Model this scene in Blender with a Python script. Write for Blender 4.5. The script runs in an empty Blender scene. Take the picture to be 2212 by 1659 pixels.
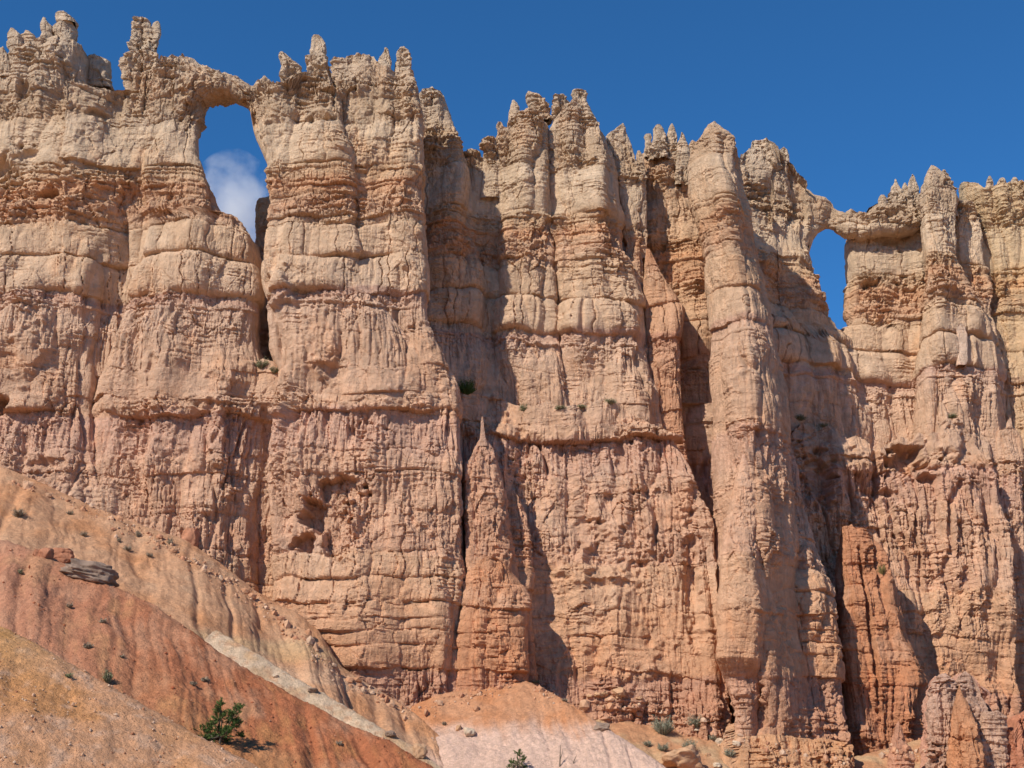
import bpy, math, random
import numpy as np
from mathutils import Vector, Matrix

S = bpy.context.scene
COL = S.collection
R = math.radians

# ------------------------------------------------------------------ camera
PITCH = R(18.0)
FPX = 3039.0                       # focal length in units of a 2212 px wide picture
cam_d = bpy.data.cameras.new('camera')
cam_d.sensor_width = 36.0
cam_d.lens = 36.0 * FPX / 2212.0
cam_d.clip_start = 0.5
cam_d.clip_end = 20000
cam = bpy.data.objects.new('camera', cam_d)
COL.objects.link(cam)
cam.rotation_euler = (R(90) + PITCH, 0, 0)
S.camera = cam

# ------------------------------------------------------------------ sky and sun
SUN_EL, SUN_AZ = R(39), R(41)      # azimuth: how far left of straight behind the camera
sd = Vector((-math.sin(SUN_AZ) * math.cos(SUN_EL), -math.cos(SUN_AZ) * math.cos(SUN_EL), math.sin(SUN_EL)))
world = bpy.data.worlds.new('World')
S.world = world
world.use_nodes = True
wn = world.node_tree
bg = wn.nodes['Background']
sky = wn.nodes.new('ShaderNodeTexSky')
sky.sky_type = 'NISHITA'
sky.sun_disc = False
sky.sun_elevation = SUN_EL
sky.sun_rotation = math.atan2(sd.x, sd.y)
sky.altitude = 2400
sky.air_density = 1.0
sky.dust_density = 0.0
sky.ozone_density = 4.0
deep = wn.nodes.new('ShaderNodeVectorMath'); deep.operation = 'MULTIPLY'   # thin dry mountain air: a deeper blue
deep.inputs[1].default_value = (0.34, 0.86, 1.17)
wn.links.new(sky.outputs[0], deep.inputs[0])
wn.links.new(deep.outputs[0], bg.inputs[0])
bg.inputs[1].default_value = 0.12
sun_d = bpy.data.lights.new('sun', 'SUN')
sun_d.energy = 4.8
sun_d.angle = R(0.53)
sun_d.color = (1.0, 0.95, 0.84)
sun = bpy.data.objects.new('sun', sun_d)
COL.objects.link(sun)
sun.rotation_euler = sd.to_track_quat('Z', 'Y').to_euler()
S.view_settings.view_transform = 'Standard'
S.view_settings.look = 'None'
S.view_settings.exposure = 0.08
S.view_settings.gamma = 1.0
S.cycles.use_denoising = True
S.cycles.max_bounces = 6
S.cycles.diffuse_bounces = 5
S.cycles.volume_bounces = 3

# ------------------------------------------------------------------ helpers
CP, SP = math.cos(PITCH), math.sin(PITCH)


def W(u, v, Y):
    """the point at depth Y seen in direction (u, v)"""
    xc = (np.asarray(u, float) - 1106.0) / FPX
    yc = (829.5 - np.asarray(v, float)) / FPX
    t = Y / (CP - yc * SP)
    return xc * t, t * (SP + yc * CP)


def s2l(c):
    c = np.asarray(c, float) / 255.0
    return np.where(c <= 0.04045, c / 12.92, ((c + 0.055) / 1.055) ** 2.4)


ALB = 0.8


def pc(r, g, b, k=ALB):
    return s2l((r, g, b)) * k


_GR = np.random.RandomState(7).normal(size=(256, 3)).astype(np.float32)
_GR /= np.linalg.norm(_GR, axis=1)[:, None]


def gn(x, y, z, seed=0):
    """gradient noise, about -1..1"""
    x = np.asarray(x, np.float32); y = np.asarray(y, np.float32); z = np.asarray(z, np.float32)
    x, y, z = np.broadcast_arrays(x, y, z)
    x0 = np.floor(x); y0 = np.floor(y); z0 = np.floor(z)
    fx = x - x0; fy = y - y0; fz = z - z0
    ix = x0.astype(np.int64).astype(np.uint32); iy = y0.astype(np.int64).astype(np.uint32); iz = z0.astype(np.int64).astype(np.uint32)
    ux = fx * fx * fx * (fx * (fx * 6 - 15) + 10)
    uy = fy * fy * fy * (fy * (fy * 6 - 15) + 10)
    uz = fz * fz * fz * (fz * (fz * 6 - 15) + 10)
    out = np.zeros(x.shape, np.float32)
    sd_ = np.uint32((seed * 974711 + 12345) & 0xffffffff)
    for dx in (0, 1):
        hx = (ix + np.uint32(dx)) * np.uint32(374761393)
        wx = ux if dx else 1 - ux
        for dy in (0, 1):
            hy = hx + (iy + np.uint32(dy)) * np.uint32(668265263)
            wy = wx * (uy if dy else 1 - uy)
            for dz in (0, 1):
                h = hy + (iz + np.uint32(dz)) * np.uint32(2246822519) + sd_
                h = (h ^ (h >> np.uint32(13))) * np.uint32(1274126177)
                h = (h ^ (h >> np.uint32(16))) & np.uint32(255)
                g = _GR[h]
                out += wy * (uz if dz else 1 - uz) * (g[..., 0] * (fx - dx) + g[..., 1] * (fy - dy) + g[..., 2] * (fz - dz))
    return out * 1.6


def fbm(x, y, z, octs=4, seed=0, gain=0.5):
    a, s, f = 1.0, 0.0, 1.0
    for o in range(octs):
        s = s + a * gn(x * f + o * 17.3, y * f + o * 5.1, z * f - o * 9.7, seed + o)
        a *= gain; f *= 2.03
    return s


def hash1(i, seed=0):
    i = (np.asarray(i).astype(np.int64) + seed * 7919).astype(np.uint32)
    i = (i ^ (i >> np.uint32(15))) * np.uint32(2246822519)
    i = (i ^ (i >> np.uint32(13))) * np.uint32(3266489917)
    i = i ^ (i >> np.uint32(16))
    return i.astype(np.float64) / 4294967295.0


def cells(u, v, seed=0):
    """broken blocks: distance gap to the nearest joint, a number per block, and the place inside the block"""
    iu = np.floor(u).astype(np.int64); iv = np.floor(v).astype(np.int64)
    f1 = np.full(u.shape, 9.0, np.float32); f2 = f1.copy(); hid = np.zeros(u.shape, np.float32); ou = hid.copy(); ov = hid.copy()
    for a in (-1, 0, 1):
        for b in (-1, 0, 1):
            k = (iu + a) * 73856093 + (iv + b) * 19349663
            h = hash1(k, seed)
            du = (iu + a + 0.1 + 0.8 * h - u).astype(np.float32); dv = (iv + b + 0.1 + 0.8 * hash1(k, seed + 101) - v).astype(np.float32)
            d = np.sqrt(du * du + dv * dv)
            near = d < f1
            f2 = np.where(near, f1, np.minimum(f2, d))
            hid = np.where(near, (h * 7.13) % 1.0, hid).astype(np.float32); ou = np.where(near, du, ou); ov = np.where(near, dv, ov)
            f1 = np.where(near, d, f1)
    return f2 - f1, hid, ou, ov


def sst(a, b, x):
    t = np.clip((x - a) / (b - a), 0, 1)
    return t * t * (3 - 2 * t)


# ------------------------------------------------------------------ materials
def mat_new(name):
    m = bpy.data.materials.new(name); m.use_nodes = True
    nt = m.node_tree
    b = nt.nodes['Principled BSDF']
    b.inputs['Roughness'].default_value = 0.95
    b.inputs['Specular IOR Level'].default_value = 0.12
    return m, nt, b


def tint_mat(name, scales, bumps, var=0.25, vstreak=0.0, speck=0.0, dist=0.12):
    """colour from the mesh's own rock colour layer, broken up by noise, with several sizes of bump"""
    m, nt, b = mat_new(name)
    N, L = nt.nodes.new, nt.links.new
    at = N('ShaderNodeAttribute'); at.attribute_name = 'tint'
    geo = N('ShaderNodeNewGeometry')
    n1 = N('ShaderNodeTexNoise'); n1.inputs['Scale'].default_value = scales[0]; n1.inputs['Detail'].default_value = 6; n1.inputs['Roughness'].default_value = 0.65
    L(geo.outputs['Position'], n1.inputs['Vector'])
    mp = N('ShaderNodeMapRange'); mp.inputs[1].default_value = 0.3; mp.inputs[2].default_value = 0.7
    mp.inputs[3].default_value = 1 - var; mp.inputs[4].default_value = 1 + var
    L(n1.outputs['Fac'], mp.inputs[0])
    mul = N('ShaderNodeVectorMath'); mul.operation = 'SCALE'
    L(at.outputs['Color'], mul.inputs[0]); L(mp.outputs[0], mul.inputs['Scale'])
    outc = mul.outputs[0]
    mapn = N('ShaderNodeMapping'); mapn.inputs['Scale'].default_value = (1, 1, 0.12)
    L(geo.outputs['Position'], mapn.inputs['Vector'])
    ns = N('ShaderNodeTexNoise'); ns.inputs['Scale'].default_value = 2.6; ns.inputs['Detail'].default_value = 5; ns.inputs['Roughness'].default_value = 0.6
    L(mapn.outputs[0], ns.inputs['Vector'])
    if vstreak:
        mq = N('ShaderNodeMapRange'); mq.inputs[1].default_value = 0.35; mq.inputs[2].default_value = 0.65
        mq.inputs[3].default_value = 1 - vstreak; mq.inputs[4].default_value = 1 + vstreak * 0.7
        L(ns.outputs['Fac'], mq.inputs[0])
        m2 = N('ShaderNodeVectorMath'); m2.operation = 'SCALE'
        L(outc, m2.inputs[0]); L(mq.outputs[0], m2.inputs['Scale'])
        outc = m2.outputs[0]
    if speck:
        vo = N('ShaderNodeTexVoronoi'); vo.inputs['Scale'].default_value = 7.0
        L(geo.outputs['Position'], vo.inputs['Vector'])
        sp = N('ShaderNodeSeparateColor'); L(vo.outputs['Color'], sp.inputs[0])
        mr = N('ShaderNodeMapRange'); mr.inputs[3].default_value = 1 - speck; mr.inputs[4].default_value = 1 + speck
        L(sp.outputs[0], mr.inputs[0])
        m3 = N('ShaderNodeVectorMath'); m3.operation = 'SCALE'
        L(outc, m3.inputs[0]); L(mr.outputs[0], m3.inputs['Scale'])
        outc = m3.outputs[0]
    L(outc, b.inputs['Base Color'])
    prev = None
    for sc, st in zip(scales[1:], bumps):
        nn = N('ShaderNodeTexNoise'); nn.inputs['Scale'].default_value = sc; nn.inputs['Detail'].default_value = 5; nn.inputs['Roughness'].default_value = 0.7
        L(geo.outputs['Position'], nn.inputs['Vector'])
        bp = N('ShaderNodeBump'); bp.inputs['Strength'].default_value = st; bp.inputs['Distance'].default_value = dist
        L(nn.outputs['Fac'], bp.inputs['Height'])
        if prev: L(prev.outputs[0], bp.inputs['Normal'])
        prev = bp
    if vstreak:
        bp = N('ShaderNodeBump'); bp.inputs['Strength'].default_value = 0.55; bp.inputs['Distance'].default_value = 0.2
        L(ns.outputs['Fac'], bp.inputs['Height']); L(prev.outputs[0], bp.inputs['Normal'])
        prev = bp
    L(prev.outputs[0], b.inputs['Normal'])
    return m


ROCK = tint_mat('weathered_limestone', (1.3, 2.6, 7.0), (0.9, 0.9), var=0.15, vstreak=0.08, dist=0.2)
SOIL = tint_mat('loose_clay_soil', (1.7, 3.0, 8.0), (0.8, 1.0), var=0.16, speck=0.12, dist=0.12)
STONE = tint_mat('loose_stone', (3.0, 5.0, 14.0), (0.7, 0.7), var=0.18, dist=0.05)


# ------------------------------------------------------------------ mesh output
def emit(name, verts, quads, tint, mat, parent=None, tris=None, smooth=None):
    me = bpy.data.meshes.new(name)
    nv = len(verts)
    nq = len(quads); nt_ = 0 if tris is None else len(tris)
    me.vertices.add(nv)
    me.vertices.foreach_set('co', np.asarray(verts, np.float32).ravel())
    loops = np.asarray(quads, np.int32).ravel()
    if nt_: loops = np.concatenate([loops, np.asarray(tris, np.int32).ravel()])
    me.loops.add(len(loops)); me.loops.foreach_set('vertex_index', loops)
    me.polygons.add(nq + nt_)
    st = np.concatenate([np.arange(nq) * 4, nq * 4 + np.arange(nt_) * 3]).astype(np.int32)
    me.polygons.foreach_set('loop_start', st)
    me.polygons.foreach_set('use_smooth', np.full(nq + nt_, (mat is not ROCK) if smooth is None else smooth, bool))
    me.update(calc_edges=True)
    if tint is not None:
        ca = me.color_attributes.new('tint', 'FLOAT_COLOR', 'POINT')
        t4 = np.ones((nv, 4), np.float32); t4[:, :3] = np.clip(tint, 0, 1)
        ca.data.foreach_set('color', t4.ravel())
    if mat: me.materials.append(mat)
    o = bpy.data.objects.new(name, me); COL.objects.link(o)
    if parent: o.parent = parent
    return o


def tag(o, label, cat, group=None):
    o['label'] = label; o['category'] = cat
    if group: o['group'] = group
    return o


def struct(o):
    o['kind'] = 'structure'
    return o


def empty(name, label, cat, group=None, loc=(0, 0, 0)):
    o = bpy.data.objects.new(name, None); COL.objects.link(o)
    o.location = loc
    o.empty_display_size = 0.5
    return tag(o, label, cat, group)


# ------------------------------------------------------------------ the layers of the cliff
def ZV(v, D=111.0):
    return float(W(0, v, D)[1])


# v top, v bottom (seen on the big left buttresses), outset top, outset bottom, rounding, block width, block depth, crack notch under it
BEDS = []


def bed(v0, v1, o0, o1, rnd, bw, bd, notch):
    BEDS.append((ZV(v1), ZV(v0), o0, o1, rnd, bw, bd, notch))


bed(-200, 140, -0.25, -0.1, 0.2, 3.0, 0.25, 0.1)
bed(140, 185, 0.0, 0.1, 0.2, 2.6, 0.2, 0.15)
bed(185, 240, -0.05, 0.05, 0.15, 2.2, 0.15, 0.2)
bed(240, 346, 0.15, 0.48, 0.35, 3.6, 0.25, 0.35)
_r = random.Random(4)
v = 346
while v < 470:
    th = _r.uniform(7, 21)
    hi = _r.random() < 0.55
    off = _r.uniform(0.08, 0.3) if hi else _r.uniform(-0.35, -0.02)
    bed(v, min(v + th, 471), off, off + 0.05, 0.18 if hi else 0.05, _r.uniform(0.7, 2.2), 0.25 if hi else 0.1, 0.16)
    v += th
bed(471, 545, 0.15, 0.32, 0.55, 3.0, 0.34, 0.35)
bed(545, 628, 0.4, 0.55, 0.8, 1.9, 0.5, 0.25)
bed(628, 650, -0.3, -0.05, 0.0, 0.55, 0.2, 0.05)
bed(650, 660, 0.16, 0.16, 0.12, 1.3, 0.08, 0.22)
bed(660, 722, -0.05, 0.05, 0.1, 1.2, 0.15, 0.08)
bed(722, 800, 0.02, 0.25, 0.1, 2.1, 0.2, 0.02)
bed(800, 862, 0.25, 0.42, 0.1, 3.0, 0.2, 0.02)
bed(862, 897, 0.45, 0.6, 0.25, 2.4, 0.35, 0.1)
bed(897, 982, -0.34, 0.0, 0.0, 1.0, 0.25, 0.2)
bed(982, 1032, 0.0, 0.05, 0.1, 1.6, 0.15, 0.3)
bed(1032, 1120, -0.25, 0.1, 0.1, 1.8, 0.35, 0.1)
bed(1120, 1203, 0.0, 0.0, 0.15, 2.0, 0.4, 0.25)
bed(1203, 1258, 0.2, 0.32, 0.3, 1.5, 0.35, 0.14)
bed(1258, 1312, 0.32, 0.36, 0.3, 2.1, 0.35, 0.35)
bed(1312, 1345, -0.05, 0.2, 0.1, 2.2, 0.2, 0.12)
bed(1345, 1372, 0.25, 0.3, 0.15, 2.8, 0.2, 0.25)
bed(1372, 1402, 0.2, 0.2, 0.2, 1.9, 0.2, 0.15)
bed(1402, 1452, 0.18, 0.3, 0.2, 2.6, 0.25, 0.4)
bed(1452, 2100, -0.35, 0.2, 0.1, 1.5, 0.3, 0.0)

# how deeply vertical grooves cut, by height (v on the big left buttresses)
FLUTE = [(-200, .10), (140, .10), (200, .12), (250, .16), (340, .14), (350, .07), (470, .08), (545, .1), (620, .12), (630, .3), (655, .12), (670, .38), (740, .45), (820, .26), (880, .12), (898, .8), (960, .5), (1000, .3), (1035, .42), (1180, .36), (1205, .2), (1440, .16), (1460, .4), (2000, .3)]
FZ = np.array([ZV(a) for a, _ in FLUTE][::-1]); FA = np.array([b for _, b in FLUTE][::-1])
# general roughness by height
ROUGH = [(-200, 1.1), (120, 1.2), (230, 1.3), (252, .55), (340, .4), (352, 1.1), (470, 1.0), (486, .4), (540, .45), (548, .35), (622, .35), (634, .9), (700, .65), (745, .4), (850, .4), (880, .9), (965, .65), (1030, .75), (1200, .85), (1214, .45), (1300, .5), (1312, .9), (1330, .4), (1440, .45), (1500, 1.1)]
RZ = np.array([ZV(a) for a, _ in ROUGH][::-1]); RA = np.array([b for _, b in ROUGH][::-1])
# colours by height
CLR = [(-200, 208, 182, 154), (60, 208, 180, 151), (140, 206, 176, 146), (200, 197, 165, 133), (235, 204, 172, 140), (255, 216, 185, 153), (340, 217, 184, 151),
       (352, 208, 172, 137), (375, 213, 173, 136), (388, 210, 160, 122), (405, 212, 164, 126), (418, 208, 167, 133), (432, 210, 162, 126), (455, 208, 167, 134), (472, 215, 177, 142),
       (540, 217, 179, 145), (622, 219, 181, 148), (630, 206, 163, 138), (650, 212, 171, 143), (670, 216, 176, 146), (740, 214, 172, 140),
       (860, 213, 169, 137), (890, 211, 166, 133), (900, 206, 161, 135), (975, 207, 162, 134), (1000, 210, 165, 134), (1100, 208, 162, 130),
       (1195, 208, 160, 128), (1206, 213, 166, 130), (1305, 212, 164, 128), (1318, 209, 159, 122), (1400, 210, 157, 119), (1450, 207, 152, 114), (1460, 196, 145, 116), (1600, 202, 148, 114), (2100, 202, 148, 114)]
CZ = np.array([ZV(c[0]) for c in CLR][::-1]); CC = np.array([pc(c[1], c[2] + 2, c[3] + 4, 0.95 if c[0] < 890 else 1.03) for c in CLR][::-1])


def relief(x, y, z, arc, seed, size, k=1.0, fl=1.0, strata=1.0):
    """how far the rock stands out of (or back from) the plain shape"""
    zz = z + 0.85 * gn(x / 9, y / 9, z / 30, 3) + 0.32 * gn(x / 2.4, y / 2.4, z / 6, 4)
    d = np.zeros(x.shape)
    arcw = arc + 0.35 * gn(x / 1.5, y / 1.5, z / 1.2, 5)
    for j, (z0, z1, o0, o1, rnd, bw, bd, notch) in enumerate(BEDS):
        m = (zz >= z0) & (zz < z1)
        if not m.any(): continue
        lat = gn(x[m] / 5.5 + j * 3.7, y[m] / 5.5, j * 1.37 + seed, 6)
        lat2 = gn(x[m] / 3.0 - j * 2.9, y[m] / 3.0, j * 2.11 + seed, 7)
        t = (z1 - zz[m]) / (z1 - z0)                      # 0 top .. 1 bottom
        e = (o0 + (o1 - o0) * t) * np.clip(0.42 + 2.0 * lat, 0.0, 1.6)
        e += rnd * (0.55 - np.abs(2 * t - 1) ** 5) * 0.62 * np.clip(0.9 + lat2, 0.2, 1.5)
        a = arcw[m] / bw + 37.7 * j + seed * 3.1
        a = a + 0.42 * np.sin(a * 2.1 + j) + 0.25 * np.sin(a * 5.3 + seed)
        c = np.floor(a); f = a - c
        hc = hash1(c, j * 31 + seed)
        e += bd * (-(np.abs(2 * f - 1) ** 16) * 0.9 * (hc > 0.35) + 0.75 * (hc - 0.5))
        th = z1 - z0
        zb = zz[m] - z0; zt = z1 - zz[m]
        nk = np.clip(0.45 + 1.9 * lat2, 0.0, 1.2)
        e -= notch * nk * (np.exp(-(zb / 0.11) ** 2) + 0.35 * np.exp(-(zt / 0.12) ** 2))
        d[m] = e
    d *= strata if np.isscalar(strata) else np.interp(zz, [ZV(strata[2] + 60), ZV(strata[2] - 60)], [strata[1], strata[0]])
    fa = 0.72 * np.interp(zz, FZ, FA) * fl * (0.25 + 0.9 * sst(-0.35, 0.45, gn(arc / 5.0, seed * 1.9, z / 8, 15)))
    # grooves: broad ones and fine ones, drawn out along the height
    g1 = np.abs(gn(arc / 2.6 + 0.25 * gn(x / 2, y / 2, z / 4, 16), seed * 7.7, z / 11, 11))
    g2 = np.abs(gn(arc / 0.8 + 0.15 * gn(x, y, z / 1.6, 14), seed * 3.3, z / 6, 12))
    g3 = np.abs(gn(arc / 0.36, seed * 5.3, z / 3.5, 13))
    d -= fa * (1.25 * np.exp(-(g1 / 0.1) ** 2) + 0.7 * np.exp(-(g2 / 0.17) ** 2) + 0.4 * np.exp(-(g3 / 0.22) ** 2) - 0.4)
    ro = np.interp(zz, RZ, RA) * (0.5 + 0.9 * sst(-0.25, 0.35, gn(x / 3.6, y / 3.6, z / 3.0, 45)))
    big = fbm(x / 7.5, y / 7.5, z / 10.0, 2, 21 + seed % 5)
    mid = gn(x / 2.3, y / 2.3, z / 3.2, 23 + seed % 5)
    wx = 0.35 * gn(x / 1.2, y / 1.2, z / 1.2, 31); wz = 0.35 * gn(x / 1.2, y / 1.2, z / 1.2, 32)
    # spalled plates with sharp edges
    p1 = gn(arc / 2.4 + wx, seed * 0.9, (z + wz) / 3.6, 33); p2 = gn(arc / 1.1 + wx, seed * 1.3, (z + wz) / 1.9, 34); p3 = gn(arc / 0.5 + wx, seed * 1.7, (z + wz) / 0.8, 35)
    plate = 0.3 * sst(0.0, 0.035, p1) + 0.2 * sst(0.05, 0.1, p2) + 0.1 * sst(0.08, 0.16, p3) - 0.25
    # sharp outward ribs and rounded lumps with creases between
    rid = 0.3 - np.abs(gn((x + wx) / 1.7, y / 1.7, (z + wz) / 2.0, 25)); bil = np.abs(gn(x / 0.95, y / 0.95, (z + wz) / 0.85, 27)) - 0.25
    fin = fbm(x / 0.5, y / 0.5, z / 0.42, 3, 29, 0.65)
    led = sst(-0.06, 0.06, gn(x / 2.6, y / 2.6, z / 0.26, 37)) * sst(-0.1, 0.35, gn(x / 4, y / 4, z / 3, 38))
    # fractured blocks with straight joints
    mk = 0.45 + 0.65 * sst(-0.25, 0.3, gn(x / 5, y / 5, z / 4, 47))
    gap1, h1, u1, v1 = cells(arc / 1.5 + 0.2 * wx + seed * 3.7, (z + 0.4 * wz) / 2.3, 3)
    gap2, h2, u2, v2 = cells(arc / 0.6 + 0.2 * wx + seed * 5.1, (z + 0.4 * wz) / 0.75, 5)
    blk = 0.36 * (h1 - 0.5) + 0.5 * u1 * (((h1 * 13.7) % 1) - 0.5) + 0.4 * v1 * (((h1 * 29.3) % 1) - 0.6) - 0.2 * np.exp(-(gap1 / 0.04) ** 2)
    blk = blk + 0.16 * (h2 - 0.5) + 0.16 * u2 * (((h2 * 13.7) % 1) - 0.5) + 0.2 * v2 * (((h2 * 29.3) % 1) - 0.6) - 0.05 * np.exp(-(gap2 / 0.07) ** 2)
    # broken hollows and pits
    bite = np.clip(gn(x / 1.9, y / 1.9, z / 1.4, 41) - 0.3, 0, 0.22)
    pit = np.clip(gn(x / 0.55, y / 0.55, z / 0.4, 43) - 0.34, 0, 0.2)
    bigk = np.clip(size / 2.4, 0.12, 1.0); smk = np.clip(size / 0.9, 0.35, 1.0)
    fold = np.abs(gn(arc / 3.4 + 0.4 * gn(x / 5, y / 5, z / 6, 17), seed * 2.9, z / 16, 18)) - 0.22
    d += 0.9 * big + 0.12 * mid + 1.25 * fold
    d *= bigk
    d += smk * ro * (0.14 * rid + 0.05 * bil + 0.13 * fin + 0.45 * plate + 0.2 * led + mk * blk - 0.7 * bite - 0.3 * pit)
    return (d - 0.22 * bigk) * k


def colour(x, y, z, seed, tint=None, tk=0.0):
    zz = z + 0.55 * gn(x / 11, y / 11, z / 30, 3) + 0.3 * gn(x / 2.7, y / 2.7, z / 2, 4)
    c = np.stack([np.interp(zz, CZ, CC[:, i]) for i in range(3)], 1)
    if tint is not None: c = c * (1 - tk) + np.asarray(tint) * 1.2 * tk
    n = fbm(x / 6, y / 6, z / 5, 3, 51)
    st = fbm(x / 0.9, y / 0.9, z / 9, 3, 53)
    # rusty, pale and greyed patches of the rock itself
    ru = sst(0.15, 0.9, n + 0.35 * st)[:, None]
    pa = sst(0.3, 0.9, -n + 0.4 * st)[:, None]
    c = c * (1 - 0.4 * ru) + c * np.array([1.0, 0.82, 0.66]) * 0.4 * ru
    c = c * (1 - 0.45 * pa) + (c * 0.6 + pc(218, 196, 172) * 0.45) * 0.45 * pa
    w = (1 + 0.14 * gn(x / 1.4, y / 1.4, z / 0.5, 57) + 0.1 * st)[:, None]
    return c * w


# ------------------------------------------------------------------ a standing mass of rock
LO = 1760   # the masses run down behind the slopes


def column(name, rows, Y, crest=None, n=3.0, bfk=0.7, bfmax=4.5, bb=3.5, skew=0.0, shear=0.0, res=0.10, seed=1,
           k=1.0, fl=1.0, strata=1.0, tint=None, tk=0.0, feats=(), batter=0.07, parent=None, mat=None, zbot=None, cap=0.15):
    """rows: (v, u left, u right); Y: depth of the front where the thick pale bed crosses, or [(v, depth)]"""
    rows = sorted(rows)
    if name == 'wall' and rows[-1][0] < LO: rows = rows + [(LO, rows[-1][1], rows[-1][2])]
    vs = np.array([r[0] for r in rows], float)
    if isinstance(Y, (int, float)):
        Yf = Y + (np.clip((628 - vs), -900, 700) * 0.045) * batter * 1.0
    else:
        q = sorted(Y); Yf = np.interp(vs, [a for a, _ in q], [b for _, b in q])
    uL = np.array([r[1] for r in rows], float); uR = np.array([r[2] for r in rows], float)
    half = (uR - uL) / 2 * Yf / (FPX * 0.93)
    bf = np.minimum(half * bfk, bfmax)
    ys = Yf + bf
    xl, zr = W(uL, vs, ys); xr, _ = W(uR, vs, ys)
    o = np.argsort(zr)
    zr, xl, xr, Yf, bf = zr[o], xl[o], xr[o], Yf[o], bf[o]
    zb = zr[0] if zbot is None else zbot
    zt = zr[-1]
    if crest is not None:
        cu = np.array([c[0] for c in crest], float); cv = np.array([c[1] for c in crest], float)
        cx, cz = W(cu, cv, float(np.interp(zt, zr, Yf + 0.15 * bf)))
        zt = cz.max()
    # points round the section
    am = float(np.max(xr - xl) / 2); bm = float(np.max(bf)); bbm = min(bb, am * 1.5)
    th = np.linspace(0, 2 * math.pi, 4000)
    c_, s_ = np.cos(th), np.sin(th)
    e = 2.0 / n
    px = am * np.sign(c_) * np.abs(c_) ** e
    py = np.where(s_ >= 0, bm, bbm) * -np.sign(s_) * np.abs(s_) ** e
    seg = np.hypot(np.diff(px), np.diff(py))
    wgt = np.where((py[:-1] > bbm * 0.25), seg / (res * 4.0), seg / res)
    cum = np.concatenate([[0], np.cumsum(wgt)])
    na = max(14, int(cum[-1]))
    tht = np.interp(np.linspace(0, cum[-1], na, endpoint=False), cum, th)
    arc_all = np.concatenate([[0], np.cumsum(seg)])
    arc = np.interp(tht, th, arc_all)
    nz = max(10, int((zt - zb) / res))
    s = np.linspace(0, 1, nz)
    ct, sn = np.cos(tht), np.sin(tht)
    ex = np.sign(ct) * np.abs(ct) ** e
    ex = ex + skew * (1 - ex * ex)
    ey = -np.sign(sn) * np.abs(sn) ** e
    Zg = np.repeat((zb + s * (zt - zb))[:, None], na, 1)

    def section(Zg):
        a = np.interp(Zg, zr, (xr - xl) / 2); xc = np.interp(Zg, zr, (xr + xl) / 2)
        f = np.interp(Zg, zr, bf); yf = np.interp(Zg, zr, Yf)
        dep = np.where(ey[None, :] < 0, f, np.minimum(bb, a * 1.5))
        X = xc + a * ex[None, :]
        Yy = yf + f + dep * ey[None, :] + shear * ex[None, :] * a
        return X, Yy, a
    X, Yg, a = section(Zg)
    if crest is not None:
        oc = np.argsort(cx)
        for _ in range(3):
            top = np.interp(X, cx[oc], cz[oc])
            Zg = zb + s[:, None] * (np.maximum(top, zb + 1.0) - zb)
            X, Yg, a = section(Zg)
    # outward directions
    dX = np.roll(X, -1, 1) - np.roll(X, 1, 1); dY = np.roll(Yg, -1, 1) - np.roll(Yg, 1, 1)
    ln = np.hypot(dX, dY) + 1e-9
    nx, ny = dY / ln, -dX / ln
    # points run round from +x over the front (-y): turn the direction outward
    sgn = np.sign(np.sum(nx * (X - X.mean(1, keepdims=True)) + ny * (Yg - Yg.mean(1, keepdims=True)), axis=1, keepdims=True))
    nx, ny = nx * sgn, ny * sgn
    sh = X.shape
    yfr = np.interp(Zg, zr, Yf)
    A = X + np.where(ex >= 0, 1.0, -1.0)[None, :] * (Yg - yfr)
    D = relief(X.ravel(), Yg.ravel(), Zg.ravel(), A.ravel(), seed, a.ravel(), k, fl, strata).reshape(sh)
    for ft in feats:
        u0, v0, ru, rv, dep = ft[:5]
        hard = ft[5] if len(ft) > 5 else 2.0
        Yq = float(np.interp(ZV(v0, float(np.mean(Yf))), zr, Yf))
        fx0, fz0 = W(u0, v0, Yq)
        kx = ru * Yq / (FPX * 0.93); kz = rv * Yq / (FPX * 0.93)
        wob = 1 + 0.6 * gn(X / 1.0, Zg / 0.9, u0 * 0.1, 61) + 0.25 * gn(X / 0.4, Zg / 0.4, v0 * 0.1, 62)
        rr = np.sqrt(((X - fx0) / kx) ** 2 + ((Zg - fz0) / kz) ** 2) * wob
        D += dep * np.exp(-rr ** (2 * hard)) * (ey[None, :] < 0.2)
    D = D * (1 - 0.55 * np.abs(nx) ** 3)
    X = X + nx * D; Yg = Yg + ny * D
    V = [np.stack([X, Yg, Zg], 2).reshape(-1, 3)]
    nrow = nz
    # roof: draw the ring in to the spine
    Xt, Yt, Zt = X[-1], Yg[-1], Zg[-1]
    ym = float(np.interp(Zt.max(), zr, Yf + bf))
    xm = float(Xt.mean())
    for q, f in enumerate((0.75, 0.45, 0.15) if crest is None else (0.75, 0.4, 0.0)):
        if crest is None:
            xx = xm + (Xt - xm) * f
        else:
            xx = Xt
        yy = ym + (Yt - ym) * f
        zz = Zt + cap * (1 - f) * np.clip(am, 0.1, 1) + 0.4 * fbm(xx / 1.1, yy / 1.1, Zt, 3, 71) * min(1, am)
        V.append(np.stack([xx, yy, zz], 1)); nrow += 1
    V = np.concatenate(V)
    i = np.arange(nrow - 1)[:, None] * na; j = np.arange(na)[None, :]; j2 = (j + 1) % na
    Q = np.stack([i + j, i + na + j, i + na + j2, i + j2], 2).reshape(-1, 4)
    # last ring closes on a middle point
    last = (nrow - 1) * na
    cpt = V[last:last + na].mean(0)
    T = None
    if crest is None:
        V = np.concatenate([V, cpt[None]])
        T = np.stack([last + np.arange(na), np.full(na, len(V) - 1), last + (np.arange(na) + 1) % na], 1)
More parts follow.
